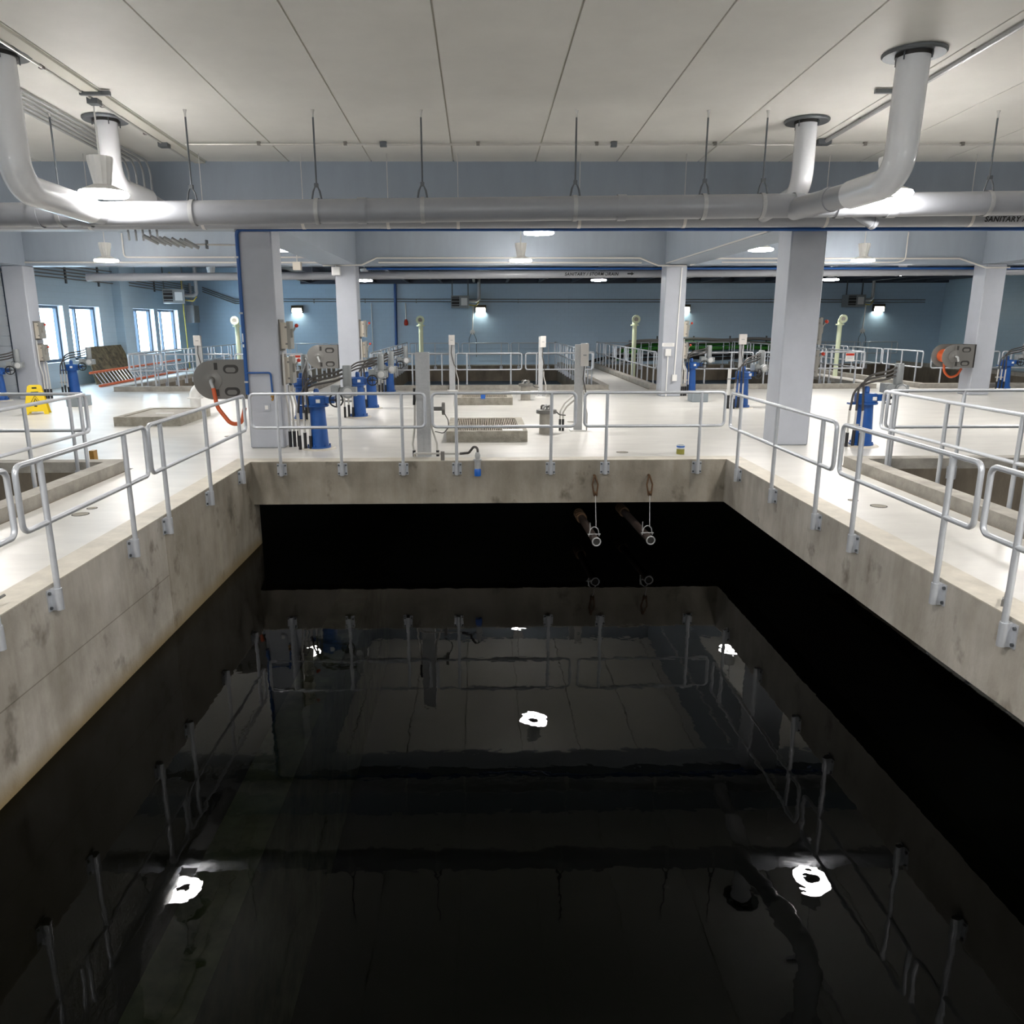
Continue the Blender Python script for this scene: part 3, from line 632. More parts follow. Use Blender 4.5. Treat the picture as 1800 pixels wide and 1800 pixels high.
for lb, x, z, m_ in (('beige junction box hanging below the left girder', -5.1, 3.70, 'beige'), ('pale junction box on the second row left column top', -4.02, 3.56, 'white')):
    o = thing('junction_box', lb, 'junction box', (x, 22.95, z)); part(o, 'box', MB().cbox((0, 0, 0), (0.22, 0.20, 0.22)), m_); part(o, 'stem', MB().cyl((0, 0, 0.11), (0, 0, (4.838-z) if x < -4.5 else 0.16), 0.015, 8), 'conduit')
# conduits on the second row right column
conduit('white conduit down the face of the second row column to the lower outlet', [(5.78, 23.03, 3.65), (5.72, 23.03, 0.62)], 0.018, 'white', 0.06, box=[((5.72, 23.01, 0.55), (0.13, 0.08, 0.18))])
conduit('short conduit up to the switch box on the second row column', [(5.50, 23.03, 0.0), (5.50, 23.03, 1.2)], 0.018, 'white', box=[((5.50, 23.01, 1.28), (0.15, 0.08, 0.2))])

# ------------------------------------------------------------------ small signs and outlets
o = thing('column_sign', 'small white notice on the second row column', 'sign', (5.50, 23.05, 1.50))
part(o, 'plate', MB().cbox((0, 0, 0), (0.36, 0.01, 0.10)), 'white')
part(o, 'print', MB().cbox((0, -0.006, 0.02), (0.26, 0.002, 0.008)).cbox((0, -0.006, -0.012), (0.28, 0.002, 0.008)), 'motor')
o = thing('outlet_box', 'square flush outlet low on the near left column', 'outlet', (-3.72, 13.68, 0.72))
part(o, 'cover', MB().cbox((0, 0, 0), (0.13, 0.012, 0.13)), 'paint'); part(o, 'socket', MB().cbox((0, -0.008, 0), (0.055, 0.008, 0.07)), 'white')
def danger(label, loc, rz=0, w=0.30):
    o = thing('danger_sign', label, 'sign', loc, rz)
    part(o, 'plate', MB().cbox((0, 0, 0), (w, 0.01, 0.28)), 'white'); part(o, 'header', MB().cbox((0, -0.006, 0.085), (w*0.92, 0.004, 0.075)), 'red')
    part(o, 'print', MB().cbox((0, -0.006, 0.0), (w*0.7, 0.002, 0.012)).cbox((0, -0.006, -0.04), (w*0.6, 0.002, 0.012)), 'motor')
danger('red and white danger sign on the right far tank railing', (12.2, 25.87, 1.0))
danger('red and white danger sign behind the lower switch box of the near left column', (-5.95, 25.87, 1.0), 0, 0.42)

# ------------------------------------------------------------------ disconnect switches
def switch(label, loc, dx=1, h=0.44, knob='red', body='beige'):
    """box on a column side face (normal +x), lever handle with ball on the front edge side"""
    o = thing('disconnect_switch', label, 'switch', loc, group='disconnect switches on the columns')
    part(o, 'backplate', MB().box(-0.005, 0.02*dx if dx > 0 else 0.005, -0.16, 0.16, -0.04, h+0.05), 'brown')
    b = MB().prism([(0.02, 0.0), (0.13, 0.0), (0.13, h), (0.02, h)], -0.13, 0.13, 'xz')
    part(o, 'enclosure', b, body)
    part(o, 'cover', MB().box(0.13, 0.185, -0.135, 0.135, -0.01, h+0.02), 'boxside')
    for z in (0.08, h-0.08): part(o, 'latch', MB().box(0.10, 0.14, -0.145, -0.13, z-0.015, z+0.015), 'brown')
    hd = part(o, 'handle', MB().tube(fillet([(0.185, -0.05, h*0.55), (0.235, -0.05, h*0.72), (0.27, -0.05, h*0.86)], 0.02), 0.016, 8).box(0.185, 0.22, -0.09, -0.01, h*0.42, h*0.75), 'boxside')
    part(hd, 'knob', MB().lathe([(0.0, -0.035), (0.025, -0.025), (0.036, 0), (0.025, 0.025), (0.0, 0.035)], c=(0.285, -0.05, h*0.88), n=12), knob)
    text(o, 'ON', 0.07, (0.158, -0.137, h*0.58), (PI/2, PI/2, 0), 'white') if False else None
    return o
def riser(label, pts, r=0.018, m='conduit', sleeve=True):
    o = thing('conduit_riser', label, 'conduit', tuple(pts[0]), group='conduit risers to the switches')
    part(o, 'conduit_run', MB().tube(fillet(pts, 0.05, 4), r, 8), m, world=True)
    if sleeve: part(o, 'sleeve', MB().cyl(pts[0], Vector(pts[0])+V(0, 0, 0.28), r+0.012, 10), 'black', world=True)
    return o
names = {'near left column': (-3.45, 13.95, (1.72, 1.13)), 'second row column behind the gate operators': (-3.48, 23.36, (1.75, 1.16)), 'second row column with the white sign': (5.94, 23.36, (1.72, 1.09)),
         'near right column': (5.86, 13.98, (1.76, 1.2)), 'second row column at the windows': (-12.83, 23.36, (1.73, 1.10))}
for nm, (x, yy, zs) in names.items():
    bc = 'boxside' if nm == 'near right column' else 'beige'; cw = 'brown' if bc == 'boxside' else 'beige'; yo = 0.12 if bc == 'boxside' else 0
    switch('upper %s disconnect switch on the %s' % (cw, nm), (x, yy+yo, zs[0]), body=bc); switch('lower %s disconnect switch on the %s' % (cw, nm), (x, yy+0.02+yo, zs[1]), body=bc)
    if bc == 'boxside':
        riser('single conduit riser below the switches of the '+nm, [(x+0.05, yy+0.1, 0), (x+0.05, yy+0.1, zs[1]-0.06)]); continue
    riser('left conduit riser below the switches of the '+nm, [(x+0.07, yy-0.12, 0), (x+0.07, yy-0.12, 0.7), (x+0.05, yy-0.19, 1.0), (x+0.05, yy-0.19, zs[0]-0.06)])
    riser('middle conduit riser below the switches of the '+nm, [(x+0.14, yy-0.10, 0), (x+0.14, yy-0.10, 0.75), (x+0.08, yy-0.02, 0.95), (x+0.08, yy-0.02, zs[1]-0.045)])
    riser('right conduit riser below the switches of the '+nm, [(x+0.21, yy-0.06, 0), (x+0.2, yy-0.06, 0.75), (x+0.13, yy+0.06, 0.95), (x+0.13, yy+0.06, zs[1]-0.045)])

# ------------------------------------------------------------------ gate operators (blue floor stands)
def ring_path(c, r, n, ax):
    return [Vector(c)+(V(r*math.cos(2*PI*i/n), 0, r*math.sin(2*PI*i/n)) if ax == 'y' else V(0, r*math.cos(2*PI*i/n), r*math.sin(2*PI*i/n))) for i in range(n)]
def operator(label, loc, rz=0):
    o = thing('gate_operator', label, 'gate operator', loc, rz, 'blue gate operators on the deck')
    part(o, 'grout_pad', MB().lathe([(0.0, 0.0), (0.30, 0.0), (0.27, 0.025), (0.0, 0.025)], n=28), 'edge')
    ped = part(o, 'pedestal', MB().lathe([(0.0, 0.025), (0.205, 0.025), (0.205, 0.05), (0.172, 0.055), (0.135, 0.72), (0.135, 0.75), (0.0, 0.75)], n=28), 'blue')
    for k in range(6):
        a = k*PI/3+0.3; part(ped, 'anchor_bolt', MB().cyl((0.188*math.cos(a), 0.188*math.sin(a), 0.05), (0.188*math.cos(a), 0.188*math.sin(a), 0.085), 0.012, 6), 'blue')
    part(o, 'head_flange', MB().lathe([(0.0, 0.74), (0.20, 0.74), (0.205, 0.755), (0.205, 0.775), (0.0, 0.775)], n=24).box(-0.30, 0.0, -0.06, 0.06, 0.735, 0.765), 'blue')
    part(o, 'gearbox', MB().lathe([(0.0, 0.77), (0.185, 0.77), (0.195, 0.80), (0.195, 0.90), (0.17, 0.93), (0.0, 0.93)], n=10).box(0.0, 0.32, -0.10, 0.10, 0.80, 0.91), 'blue')
    part(o, 'nameplate', MB().cbox((0.06, -0.196, 0.85), (0.07, 0.01, 0.06)), 'white')
    part(o, 'stem_cover', MB().lathe([(0.05, 0.93), (0.05, 1.02), (0.03, 1.05), (0.0, 1.05)], n=12), 'blue')
    part(o, 'handwheel', MB().tube(ring_path((0.36, -0.13, 0.86), 0.115, 20, 'y'), 0.014, 8, True).tube([(0.25, -0.13, 0.86), (0.47, -0.13, 0.86)], 0.010, 6).tube([(0.36, -0.13, 0.75), (0.36, -0.13, 0.97)], 0.010, 6).cyl((0.36, -0.15, 0.86), (0.36, 0.02, 0.86), 0.028, 10), 'black')
    part(o, 'switch_housing', MB().box(0.27, 0.41, -0.09, 0.09, 0.94, 1.10).lathe([(0.0, 0.0), (0.062, 0.0), (0.062, 0.03), (0.0, 0.03)], c=(0.34, -0.09, 1.02), n=14, axis='y'), 'motor')
    body = part(o, 'actuator_body', MB().cyl((0.40, 0, 0.995), (0.64, 0, 0.995), 0.078, 16).lathe([(0.0, 0.0), (0.105, 0.0), (0.11, 0.03), (0.095, 0.05), (0.0, 0.05)], c=(0.56, -0.06, 0.99), n=20, axis='y').box(0.62, 0.70, -0.08, 0.08, 0.92, 1.07), 'motor')
    part(body, 'dial', MB().lathe([(0.0, 0.05), (0.078, 0.05), (0.07, 0.065), (0.0, 0.07)], c=(0.56, -0.06, 0.99), n=20, axis='y'), 'dial')
    part(o, 'motor', MB().lathe([(0.0, 1.04), (0.066, 1.04), (0.07, 1.08), (0.078, 1.10), (0.078, 1.42), (0.07, 1.44), (0.0, 1.44)], c=(0.54, 0.02, 0), n=18), 'motor')
    for k in range(3):
        z = 1.18+k*0.07
        part(o, 'cable', MB().tube(fillet([(0.47, -0.02, z+0.05), (0.34, -0.04-0.02*k, z-0.0), (0.0, -0.08-0.03*k, z-0.06), (-0.27+0.06*k, -0.10-0.03*k, z-0.17), (-0.31+0.10*k, -0.10-0.03*k, 0.62)], 0.32, 7), 0.019, 8), 'cable')
    for k in range(3):
        x = -0.31+0.10*k; yk = -0.10-0.03*k
        part(o, 'riser', MB().cyl((x, yk, 0.0), (x, yk, 0.64), 0.020, 8), 'conduit')
        part(o, 'sleeve', MB().cyl((x, yk, 0.0), (x, yk, 0.25+0.05*(k == 1)), 0.028, 10), 'black')
    part(o, 'strut_clamp', MB().box(-0.36, -0.05, -0.10, -0.07, 0.36, 0.40), 'galv')
    return o
op = operator('blue gate operator nearest the near left column', (-2.83, 13.62, 0))
for loc, rz, lb in (((-2.83, 18.3, 0), 0.0, 'blue gate operator second back in the row left of the steel post'), ((-2.8, 20.2, 0), 0.05, 'blue gate operator third back in the row left of the steel post'),
                    ((-2.86, 24.9, 0), 0.1, 'blue gate operator standing against the front kerb of the middle far tank'), ((-4.05, 17.9, 0), PI*0.5, 'blue gate operator half hidden by the switch boxes of the near left column'),
                    ((6.6, 24.5, 0), 0.0, 'blue gate operator just right of the second row sign column'), ((6.7, 19.9, 0), 0.35, 'blue gate operator just left of the near right column'),
                    ((6.78, 13.62, 0), 0.0, 'blue gate operator right of the near right column'), ((17.0, 25.2, 0), 0.0, 'blue gate operator at the right picture edge'),
                    ((-12.6, 24.6, 0), 0.1, 'blue gate operator in front of the left windows'), ((-13.75, 22.7, 0), 0.3, 'gate operator at the left picture edge by the roll-up door')):
    clone(op, loc, rz, lb)
for lb, x, yy in (('grey plinth block by the operator near the sign column', 6.05, 21.35), ('grey plinth block by the operator near the left windows', -10.75, 20.9)):
    bevel(solo('plinth_block', MB().box(x-0.22, x+0.22, yy, yy+0.5, 0, 0.28), 'plinth', lb, 'block', loc=(x, yy+0.25, 0)), 0.01)
o = thing('operator_riser', 'white conduit riser with black sleeve beside the operator left of the near right column', 'probe', (6.30, 19.75, 0))  # conduit riser belonging to the gate operator, sleeved in black at the floor
part(o, 'tube', MB().cyl((0, 0, 0.2), (0, 0, 1.0), 0.042, 12), 'white'); part(o, 'foot', MB().cyl((0, 0, 0), (0, 0, 0.34), 0.046, 12), 'black')
part(o, 'collar', MB().lathe([(0.0, 0.73), (0.055, 0.73), (0.055, 0.76), (0.0, 0.76)], n=12), 'motor')

# ------------------------------------------------------------------ hose reels
def reel(label, loc, hose_drop=True, gap=0.30):
    """axis along y, bolted to a column face on its +x side"""
    o = thing('hose_reel', label, 'hose reel', loc, group='hose reels on the columns')
    for y0, nm in ((-gap/2, 'front_disc'), (gap/2, 'back_disc')):
        part(o, nm, MB().lathe([(0.0, -0.008), (0.325, -0.008), (0.335, -0.02), (0.34, 0.0), (0.325, 0.008), (0.0, 0.008)], c=(0, y0, 0), n=40, axis='y'), 'reel')
    part(o, 'hose_coil', MB().lathe([(0.08, -gap/2+0.02), (0.19, -gap/2+0.02), (0.205, -0.05), (0.185, 0.0), (0.205, 0.05), (0.19, gap/2-0.02), (0.08, gap/2-0.02)], n=32, axis='y'), 'orange')
    for y0 in (-gap/2-0.03, gap/2+0.012):
        pl = part(o, 'side_plate', MB().box(0.02, 0.60, y0, y0+0.018, -0.33, 0.34), 'reel')
        if y0 < 0:
            for zc in (0.19, -0.20):
                sl = arc(0.40, zc, 0.075, -PI/2, PI/2, 8) + arc(0.28, zc, 0.075, PI/2, 3*PI/2, 8)
                part(pl, 'slot', MB().prism(sl, y0-0.004, y0-0.0005), 'slot')
                si = arc(0.38, zc-0.012, 0.042, -PI/2, PI/2, 8) + arc(0.29, zc-0.012, 0.042, PI/2, 3*PI/2, 8)
                part(pl, 'slot_inner', MB().prism(si, y0-0.007, y0-0.0042), 'reel')
            for zc in (0.24, 0.03, -0.22): part(pl, 'notch', MB().box(0.05, 0.11, y0-0.004, y0-0.0005, zc-0.06, zc+0.06), 'slot')
    part(o, 'back_channel', MB().box(0.58, 0.62, -gap/2-0.03, gap/2+0.03, -0.33, 0.34), 'slot')
    part(o, 'hub', MB().lathe([(0.0, 0.10), (0.05, 0.10), (0.065, 0.05), (0.10, 0.035), (0.17, 0.03), (0.17, 0.0), (0.0, 0.0)], c=(0, -gap/2-0.01, 0), n=24, axis='y'), 'reel')
    part(o, 'swivel_elbow', MB().tube(fillet([(0, -gap/2-0.08, 0), (0.02, -gap/2-0.17, -0.01), (0.06, -gap/2-0.18, -0.14)], 0.05), 0.028, 10), 'galv')
    if hose_drop:
        part(o, 'supply_hose', MB().tube(fillet([(0.06, -gap/2-0.18, -0.13), (0.12, -gap/2-0.24, -0.45), (0.36, -gap/2-0.32, -0.74), (0.56, -gap/2-0.36, -0.72), (0.63, -gap/2-0.36, -0.45)], 0.3, 7), 0.036, 12), 'orange')
    return o
r0 = reel('grey hose reel with orange supply hose on the near left column', (-4.69, 14.05, 1.18))
reel('smaller grey hose reel on the second row column behind the gate operators', (-4.70, 23.36, 1.18), False)
r2 = reel('grey hose reel with orange hose loop on the outer right column', (13.92, 23.30, 1.14), False, 0.56)
part(r2, 'supply_hose', MB().tube(fillet([(-0.15, -0.1, -0.2), (-0.12, -0.1, -0.45), (0.05, -0.12, -0.64), (0.28, -0.12, -0.56), (0.38, -0.12, -0.36)], 0.2, 6), 0.033, 10), 'orange')

# ------------------------------------------------------------------ steel post, sensor, cable reel
o = thing('steel_post', 'galvanised steel channel post behind the middle railing', 'post', (-0.92, 12.75, 0))
part(o, 'web', MB().box(-0.105, 0.105, 0.05, 0.065, 0, 1.69), 'galv'); 
for s in (-1, 1): part(o, 'channel_flange', MB().box(s*0.105-0.008, s*0.105+0.008, -0.05, 0.065, 0, 1.69), 'galv')
part(o, 'front_lip', MB().box(-0.097, 0.097, -0.045, -0.035, 0, 1.69), 'galv')
part(o, 'rib', MB().box(-0.02, -0.005, -0.052, -0.045, 0, 1.69).box(0.05, 0.062, -0.052, -0.045, 0, 1.69), 'galv')
part(o, 'conduit_run', MB().tube(fillet([(-0.17, 0, 0.05), (-0.19, 0, 0.2), (-0.15, 0, 0.5), (-0.14, 0, 0.9), (-0.10, 0, 1.1)], 0.1), 0.017, 8), 'conduit')
part(o, 'conduit_run', MB().tube(fillet([(0.22, 0, 0.0), (0.21, 0, 0.22), (0.13, 0, 0.48), (0.12, 0, 0.95)], 0.1), 0.017, 8), 'conduit')
for x in (-0.17, 0.22): part(o, 'sleeve', MB().cyl((x, 0, 0), (x, 0, 0.10), 0.026, 10), 'black')
part(o, 'hose_tail', MB().tube(fillet([(-0.14, -0.02, 1.12), (-0.15, -0.02, 0.85)], 0.02), 0.02, 8), 'black')
o = thing('level_sensor', 'level sensor with blue tip reaching over the tank edge on a conduit arm', 'sensor', (-0.04, 12.16, -0.2))
part(o, 'conduit_arm', MB().tube(fillet([(-1.08, 12.66, 0.02), (-1.06, 12.45, 0.10), (-0.9, 12.38, 0.11), (-0.32, 12.33, 0.11)], 0.05), 0.016, 8), 'conduit', world=True)
part(o, 'flex_cable', MB().tube(fillet([(-0.32, 12.33, 0.11), (-0.18, 12.28, 0.13), (-0.10, 12.22, 0.24), (-0.04, 12.17, 0.23), (-0.035, 12.16, 0.12)], 0.06), 0.02, 8), 'cable', world=True)
part(o, 'swivel', MB().lathe([(0.0, 0.24), (0.035, 0.24), (0.045, 0.30), (0.03, 0.36), (0.0, 0.36)], n=12), 'galv')
part(o, 'body', MB().lathe([(0.0, 0.10), (0.05, 0.10), (0.05, 0.22), (0.065, 0.225), (0.065, 0.25), (0.0, 0.25)], n=16), 'galv')
part(o, 'tip', MB().lathe([(0.0, -0.02), (0.05, -0.02), (0.054, 0.0), (0.054, 0.08), (0.045, 0.10), (0.0, 0.10)], n=16), 'bluecap')
part(o, 'arm_clamp', MB().cbox((-0.60, 12.335, 0.075), (0.06, 0.06, 0.14)), 'brown', world=True)
o = thing('cable_reel', 'small dark cable reel hanging on the steel post', 'cable reel', (-0.62, 12.80, 0.78))
part(o, 'disc', MB().lathe([(0.0, 0.0), (0.10, 0.0), (0.105, 0.02), (0.10, 0.05), (0.0, 0.05)], n=20, axis='x'), 'reel')
part(o, 'bracket_plate', MB().box(-0.186, 0.0, -0.03, 0.03, -0.03, 0.03), 'reel')
part(o, 'cord', MB().tube(fillet([(0.03, -0.05, -0.05), (0.10, -0.05, -0.18), (0.11, -0.05, -0.30), (0.02, -0.05, -0.40), (-0.12, -0.04, -0.37)], 0.06, 5), 0.008, 6), 'cable')

# ------------------------------------------------------------------ deck hatches and stubs
def hatch(label, x0, x1, y0, y1, h=0.2, grate=True):
    o = thing('floor_hatch', label, 'hatch', ((x0+x1)/2, (y0+y1)/2, 0)); t = 0.14
    part(o, 'kerb_frame', MB().box(x0, x1, y0, y0+t, 0, h).box(x0, x1, y1-t, y1, 0, h).box(x0, x0+t, y0+t, y1-t, 0, h).box(x1-t, x1, y0+t, y1-t, 0, h), 'pad', world=True)
    if grate:
        g = MB(); n = 34
        for k in range(n):
            xx = x0+t+(x1-x0-2*t)*(k+0.5)/n; g.box(xx-0.006, xx+0.006, y0+t, y1-t, h-0.06, h-0.004)
        for k in range(5):
            yy = y0+t+(y1-y0-2*t)*(k+0.5)/5; g.box(x0+t, x1-t, yy-0.008, yy+0.008, h-0.06, h-0.012)
        part(o, 'grating', g, 'grate', world=True, kind='stuff')
        part(o, 'pit', MB().box(x0+t, x1-t, y0+t, y1-t, 0.01, 0.05), 'slot', world=True)
    else: part(o, 'lid', MB().box(x0+t, x1-t, y0+t, y1-t, 0.02, h-0.02), 'kerb', world=True)
    return o
h1 = hatch('concrete kerbed grating hatch nearer the middle railing', -0.62, 0.88, 14.28, 16.4)
for xx in (-0.2, 0.02): part(h1, 'tag_plate', MB().box(xx, xx+0.15, 14.75, 14.85, 0.197, 0.202), 'white', world=True)
h2 = hatch('concrete kerbed grating hatch farther back, with the blue tag', -0.62, 0.88, 20.85, 23.0)
part(h2, 'tag_plate', MB().box(0.03, 0.15, 20.82, 20.845, 0.17, 0.30), 'bluecap', world=True)
solo('paper_sheet', MB().box(0.42, 0.80, 14.34, 14.54, 0.201, 0.206), 'white', 'white sheet lying on the nearer grating hatch', 'paper', loc=(0.6, 14.44, 0.201))
h3 = hatch('low concrete hatch pad left of the near left column', -7.85, -6.43, 16.78, 18.7, 0.2, False)
part(h3, 'tag_plate', MB().box(-7.3, -6.9, 17.6, 17.7, 0.18, 0.186), 'white', world=True)
def stub(label, x, yy):
    o = thing('concrete_stub', label, 'pipe stub', (x, yy, 0), group='concrete pipe stubs on the deck')
    part(o, 'stub_body', MB().lathe([(0.0, 0.0), (0.14, 0.0), (0.135, 0.40), (0.0, 0.40)], n=24), 'kerb')
    part(o, 'stub_flange', MB().lathe([(0.0, 0.40), (0.20, 0.40), (0.205, 0.42), (0.20, 0.47), (0.0, 0.48)], n=20), 'reel')
    for k in range(5):
        a = k*1.3; part(o, 'fitting', MB().tube(fillet([(0.11*math.cos(a), 0.11*math.sin(a), 0.47), (0.10*math.cos(a+0.4), 0.10*math.sin(a+0.4), 0.56), (0.03, 0.02*k-0.04, 0.53)], 0.03), 0.02, 8), 'galv' if k % 2 else 'reel')
    part(o, 'tail', MB().tube(fillet([(0.18, 0, 0.44), (0.26, -0.02, 0.37), (0.38, -0.02, 0.36)], 0.05), 0.012, 6), 'cable')
    return o
stub('concrete pipe stub with dark flange, nearer of two', 1.32, 15.4); stub('concrete pipe stub with dark flange, farther of two', 1.30, 22.15)
# instrument posts
def ipost(label, x, yy, w, h, bx, bw, bh, front=True):
    o = thing('instrument_post', label, 'post', (x, yy, 0), group='instrument posts on the deck')
    part(o, 'base_plate', MB().box(-0.16, 0.16, -0.12, 0.12, 0, 0.025), 'white')
    part(o, 'post_channel', MB().box(-w/2, w/2, -0.03, 0.03, 0.02, h), 'galv')
    bxo = part(o, 'instrument_box', MB().box(bx-bw/2, bx+bw/2, -0.10, -0.03, h-bh, h+0.02), 'instr')
    part(bxo, 'display', MB().box(bx-bw*0.22, bx+bw*0.22, -0.103, -0.10, h-bh*0.52, h-bh*0.46), 'motor')
    part(o, 'cable', MB().tube(fillet([(bx, -0.07, h-bh), (bx-0.02, -0.08, h-bh-0.25), (bx+0.06, -0.07, h-bh-0.6), (w/2+0.03, -0.04, 0.75)], 0.1), 0.012, 6), 'cable')
    part(o, 'riser', MB().tube(fillet([(w/2+0.10, 0, 0.0), (w/2+0.10, 0, 0.35), (w/2+0.03, 0, 0.6), (w/2+0.03, 0, 0.8)], 0.08), 0.016, 6), 'conduit')
    return o
ipost('instrument post with a white box over the middle far railing, left one', -0.88, 25.45, 0.19, 1.74, 0, 0.19, 0.29)
ipost('slim instrument post beside the farther concrete stub', 1.79, 23.1, 0.13, 1.74, 0.06, 0.16, 0.30)
ip = ipost('tall instrument post beside the nearer concrete stub', 1.99, 15.75, 0.17, 1.72, 0.10, 0.15, 0.42)
part(ip, 'sloped_conduit', MB().tube(fillet([(-0.36, 0, 0.0), (-0.36, 0, 0.40), (-0.28, 0, 0.55), (0.0, 0, 0.80)], 0.1), 0.018, 8), 'conduit')
part(ip, 'sloped_conduit', MB().tube(fillet([(-0.30, 0, 0.0), (-0.30, 0, 0.38), (-0.22, 0, 0.50), (0.03, 0, 0.72)], 0.1), 0.018, 8), 'conduit')
for x in (-0.36, -0.30): part(ip, 'sleeve', MB().cyl((x, 0, 0), (x, 0, 0.24), 0.025, 8), 'black')
ipost('instrument post with a white box left of the near right column', 8.4, 25.3, 0.14, 1.74, 0, 0.24, 0.30)
ipost('instrument post with a white box left of the near left column', -9.0, 25.6, 0.22, 1.75, 0, 0.22, 0.30)
# grey gooseneck vent left
o = thing('gooseneck_vent', 'pale grey gooseneck vent behind the near left hose reel', 'vent', (-7.45, 20.6, 0))
part(o, 'riser', MB().tube(fillet([(0, 0, 0), (0, 0, 0.52), (0.52, 0, 0.56)], 0.30, 9), 0.135, 22), 'white')
part(o, 'lower_flange', MB().lathe([(0.0, 0.24), (0.20, 0.24), (0.20, 0.27), (0.0, 0.27)], n=22), 'white')
part(o, 'end_flange', MB().lathe([(0.0, 0.0), (0.19, 0.0), (0.19, 0.04), (0.0, 0.04)], c=(0.50, 0, 0.555), n=22, axis='x'), 'white')
# pale green vent pipes
def vent(label, x, yy, zb=-0.7):
    o = thing('vent_pipe', label, 'vent', (x, yy, zb), group='pale green vent pipes')
    h = 2.0-zb
    part(o, 'standpipe', MB().cyl((0, 0, 0), (0, 0, h), 0.088, 18), 'green')
    part(o, 'pipe_flange', MB().lathe([(0.0, h), (0.16, h), (0.16, h+0.045), (0.0, h+0.045)], n=20), 'green')
    part(o, 'elbow', MB().tube(fillet([(0, 0, h+0.04), (0, 0, h+0.20), (0, -0.24, h+0.24)], 0.14, 7), 0.10, 18), 'green')
    part(o, 'mouth_flange', MB().lathe([(0.085, 0.0), (0.165, 0.0), (0.165, 0.04), (0.085, 0.04)], c=(0.0, -0.22, h+0.24), n=22, axis='y', close=True), 'green')
    part(o, 'screen', MB().lathe([(0.0, 0.0), (0.088, 0.0), (0.088, 0.006), (0.0, 0.006)], c=(0.0, -0.245, h+0.24), n=18, axis='y'), 'kerb')
    return o
VY = 31.5
vent('pale green vent pipe behind the steel post', -2.3, VY); vent('pale green vent pipe left of the second row sign column', 6.15, VY)
vent('pale green vent pipe right of the near right column', 14.32-0.0, VY, 0.0); vent('pale green vent pipe just left of the near left column', -9.5, VY)

# ------------------------------------------------------------------ far and left wall equipment
def wallpack(label, x):
    o = thing('wall_lamp', label, 'lamp', (x, YN, 2.72), group='wall lamps on the far wall')
    part(o, 'housing', MB().prism([(-0.18, 0.28), (0.0, 0.28), (0.0, 0.0), (-0.10, 0.0), (-0.22, 0.16)], -0.28, 0.28, 'yz'), 'bronze')
    part(o, 'lens', MB().prism([(-0.215, 0.145), (-0.10, 0.004), (-0.04, -0.001), (-0.04, -0.05), (-0.12, -0.05), (-0.228, 0.10)], -0.22, 0.22, 'yz'), 'wlens')
    for s in (-1, 1): part(o, 'cheek', MB().box(s*0.27-0.012, s*0.27+0.012, -0.22, 0.0, -0.10, 0.28), 'bronze')
    return o
wallpack('glowing wall lamp right of the near left column', -9.27); wallpack('glowing wall lamp beside the middle heater', 0.08)
wallpack('glowing wall lamp hidden behind the second row sign column', 10.55); wallpack('glowing wall lamp beside the right heater', 20.6)
def heater(label, loc, rz=0, top=4.36):
    o = thing('unit_heater', label, 'heater', loc, rz, 'unit heaters hung by the walls')
    part(o, 'cabinet', MB().box(-0.45, 0.45, -0.35, 0.35, 0, 0.60), 'motor')
    part(o, 'louver_opening', MB().box(-0.42, -0.04, -0.36, -0.35, 0.08, 0.54), 'slot')
    for k in range(3): part(o, 'louver', MB().box(-0.42, -0.04, -0.40, -0.36, 0.14+k*0.16, 0.17+k*0.16), 'motor')
    part(o, 'notice', MB().box(0.05, 0.36, -0.358, -0.35, 0.12, 0.48), 'white')
    for x in (-0.4, 0.4): part(o, 'hanger', MB().box(x-0.025, x+0.025, -0.02, 0.02, 0.6, top-loc[2]), 'rod')
    part(o, 'flue', MB().tube(fillet([(0.45, 0, 0.35), (0.85, 0, 0.35), (0.95, 0, 0.45), (0.95, 0, top-loc[2])], 0.12), 0.08, 12), 'galv')
    part(o, 'gas_pipe', MB().tube(fillet([(0.45, -0.1, 0.15), (0.8, -0.15, 0.1), (0.95, -0.15, 0.3)], 0.08), 0.03, 8), 'gas')
    return o
heater('unit heater with white notice at the middle of the far wall', (-0.95, 40.75, 2.85)); heater('unit heater with white notice at the right of the far wall', (19.1, 40.75, 2.85))
heater('unit heater with dark louvers above the left wall windows', (-13.6, 36.2, 3.0), 0.3, 4.86)
conduit('yellow gas pipe dropping beside the last left window', [(-14.22, 37.5, 4.4), (-14.22, 38.9, 4.3), (-14.22, 38.9, 2.9), (-14.22, 39.0, 0.0)], 0.03, 'gas', 0.12, name='gas_pipe')
o = thing('junction_cabinet', 'grey metal junction cabinet on the left wall near the corner', 'cabinet', (XW+0.255, 40.0, 2.15))
part(o, 'body', MB().box(-0.25, 0.12, -0.35, 0.35, 0, 0.85), 'galv'); part(o, 'cover', MB().box(0.12, 0.16, -0.33, 0.33, 0.03, 0.82), 'boxside'); part(o, 'conduit_run', MB().cyl((-0.05, 0, 0.85), (-0.08, 0, 1.9), 0.07, 12), 'galv')
o = thing('alarm_pull', 'red alarm device hanging on a conduit at the far wall', 'alarm', (-3.75, 41.1, 2.1))
part(o, 'conduit_run', MB().cyl((0, 0, 0.2), (0, 0, 1.0), 0.035, 8), 'conduit'); part(o, 'device', MB().lathe([(0.0, -0.12), (0.08, -0.10), (0.11, 0.0), (0.09, 0.12), (0.05, 0.2), (0.0, 0.2)], n=14), 'red')
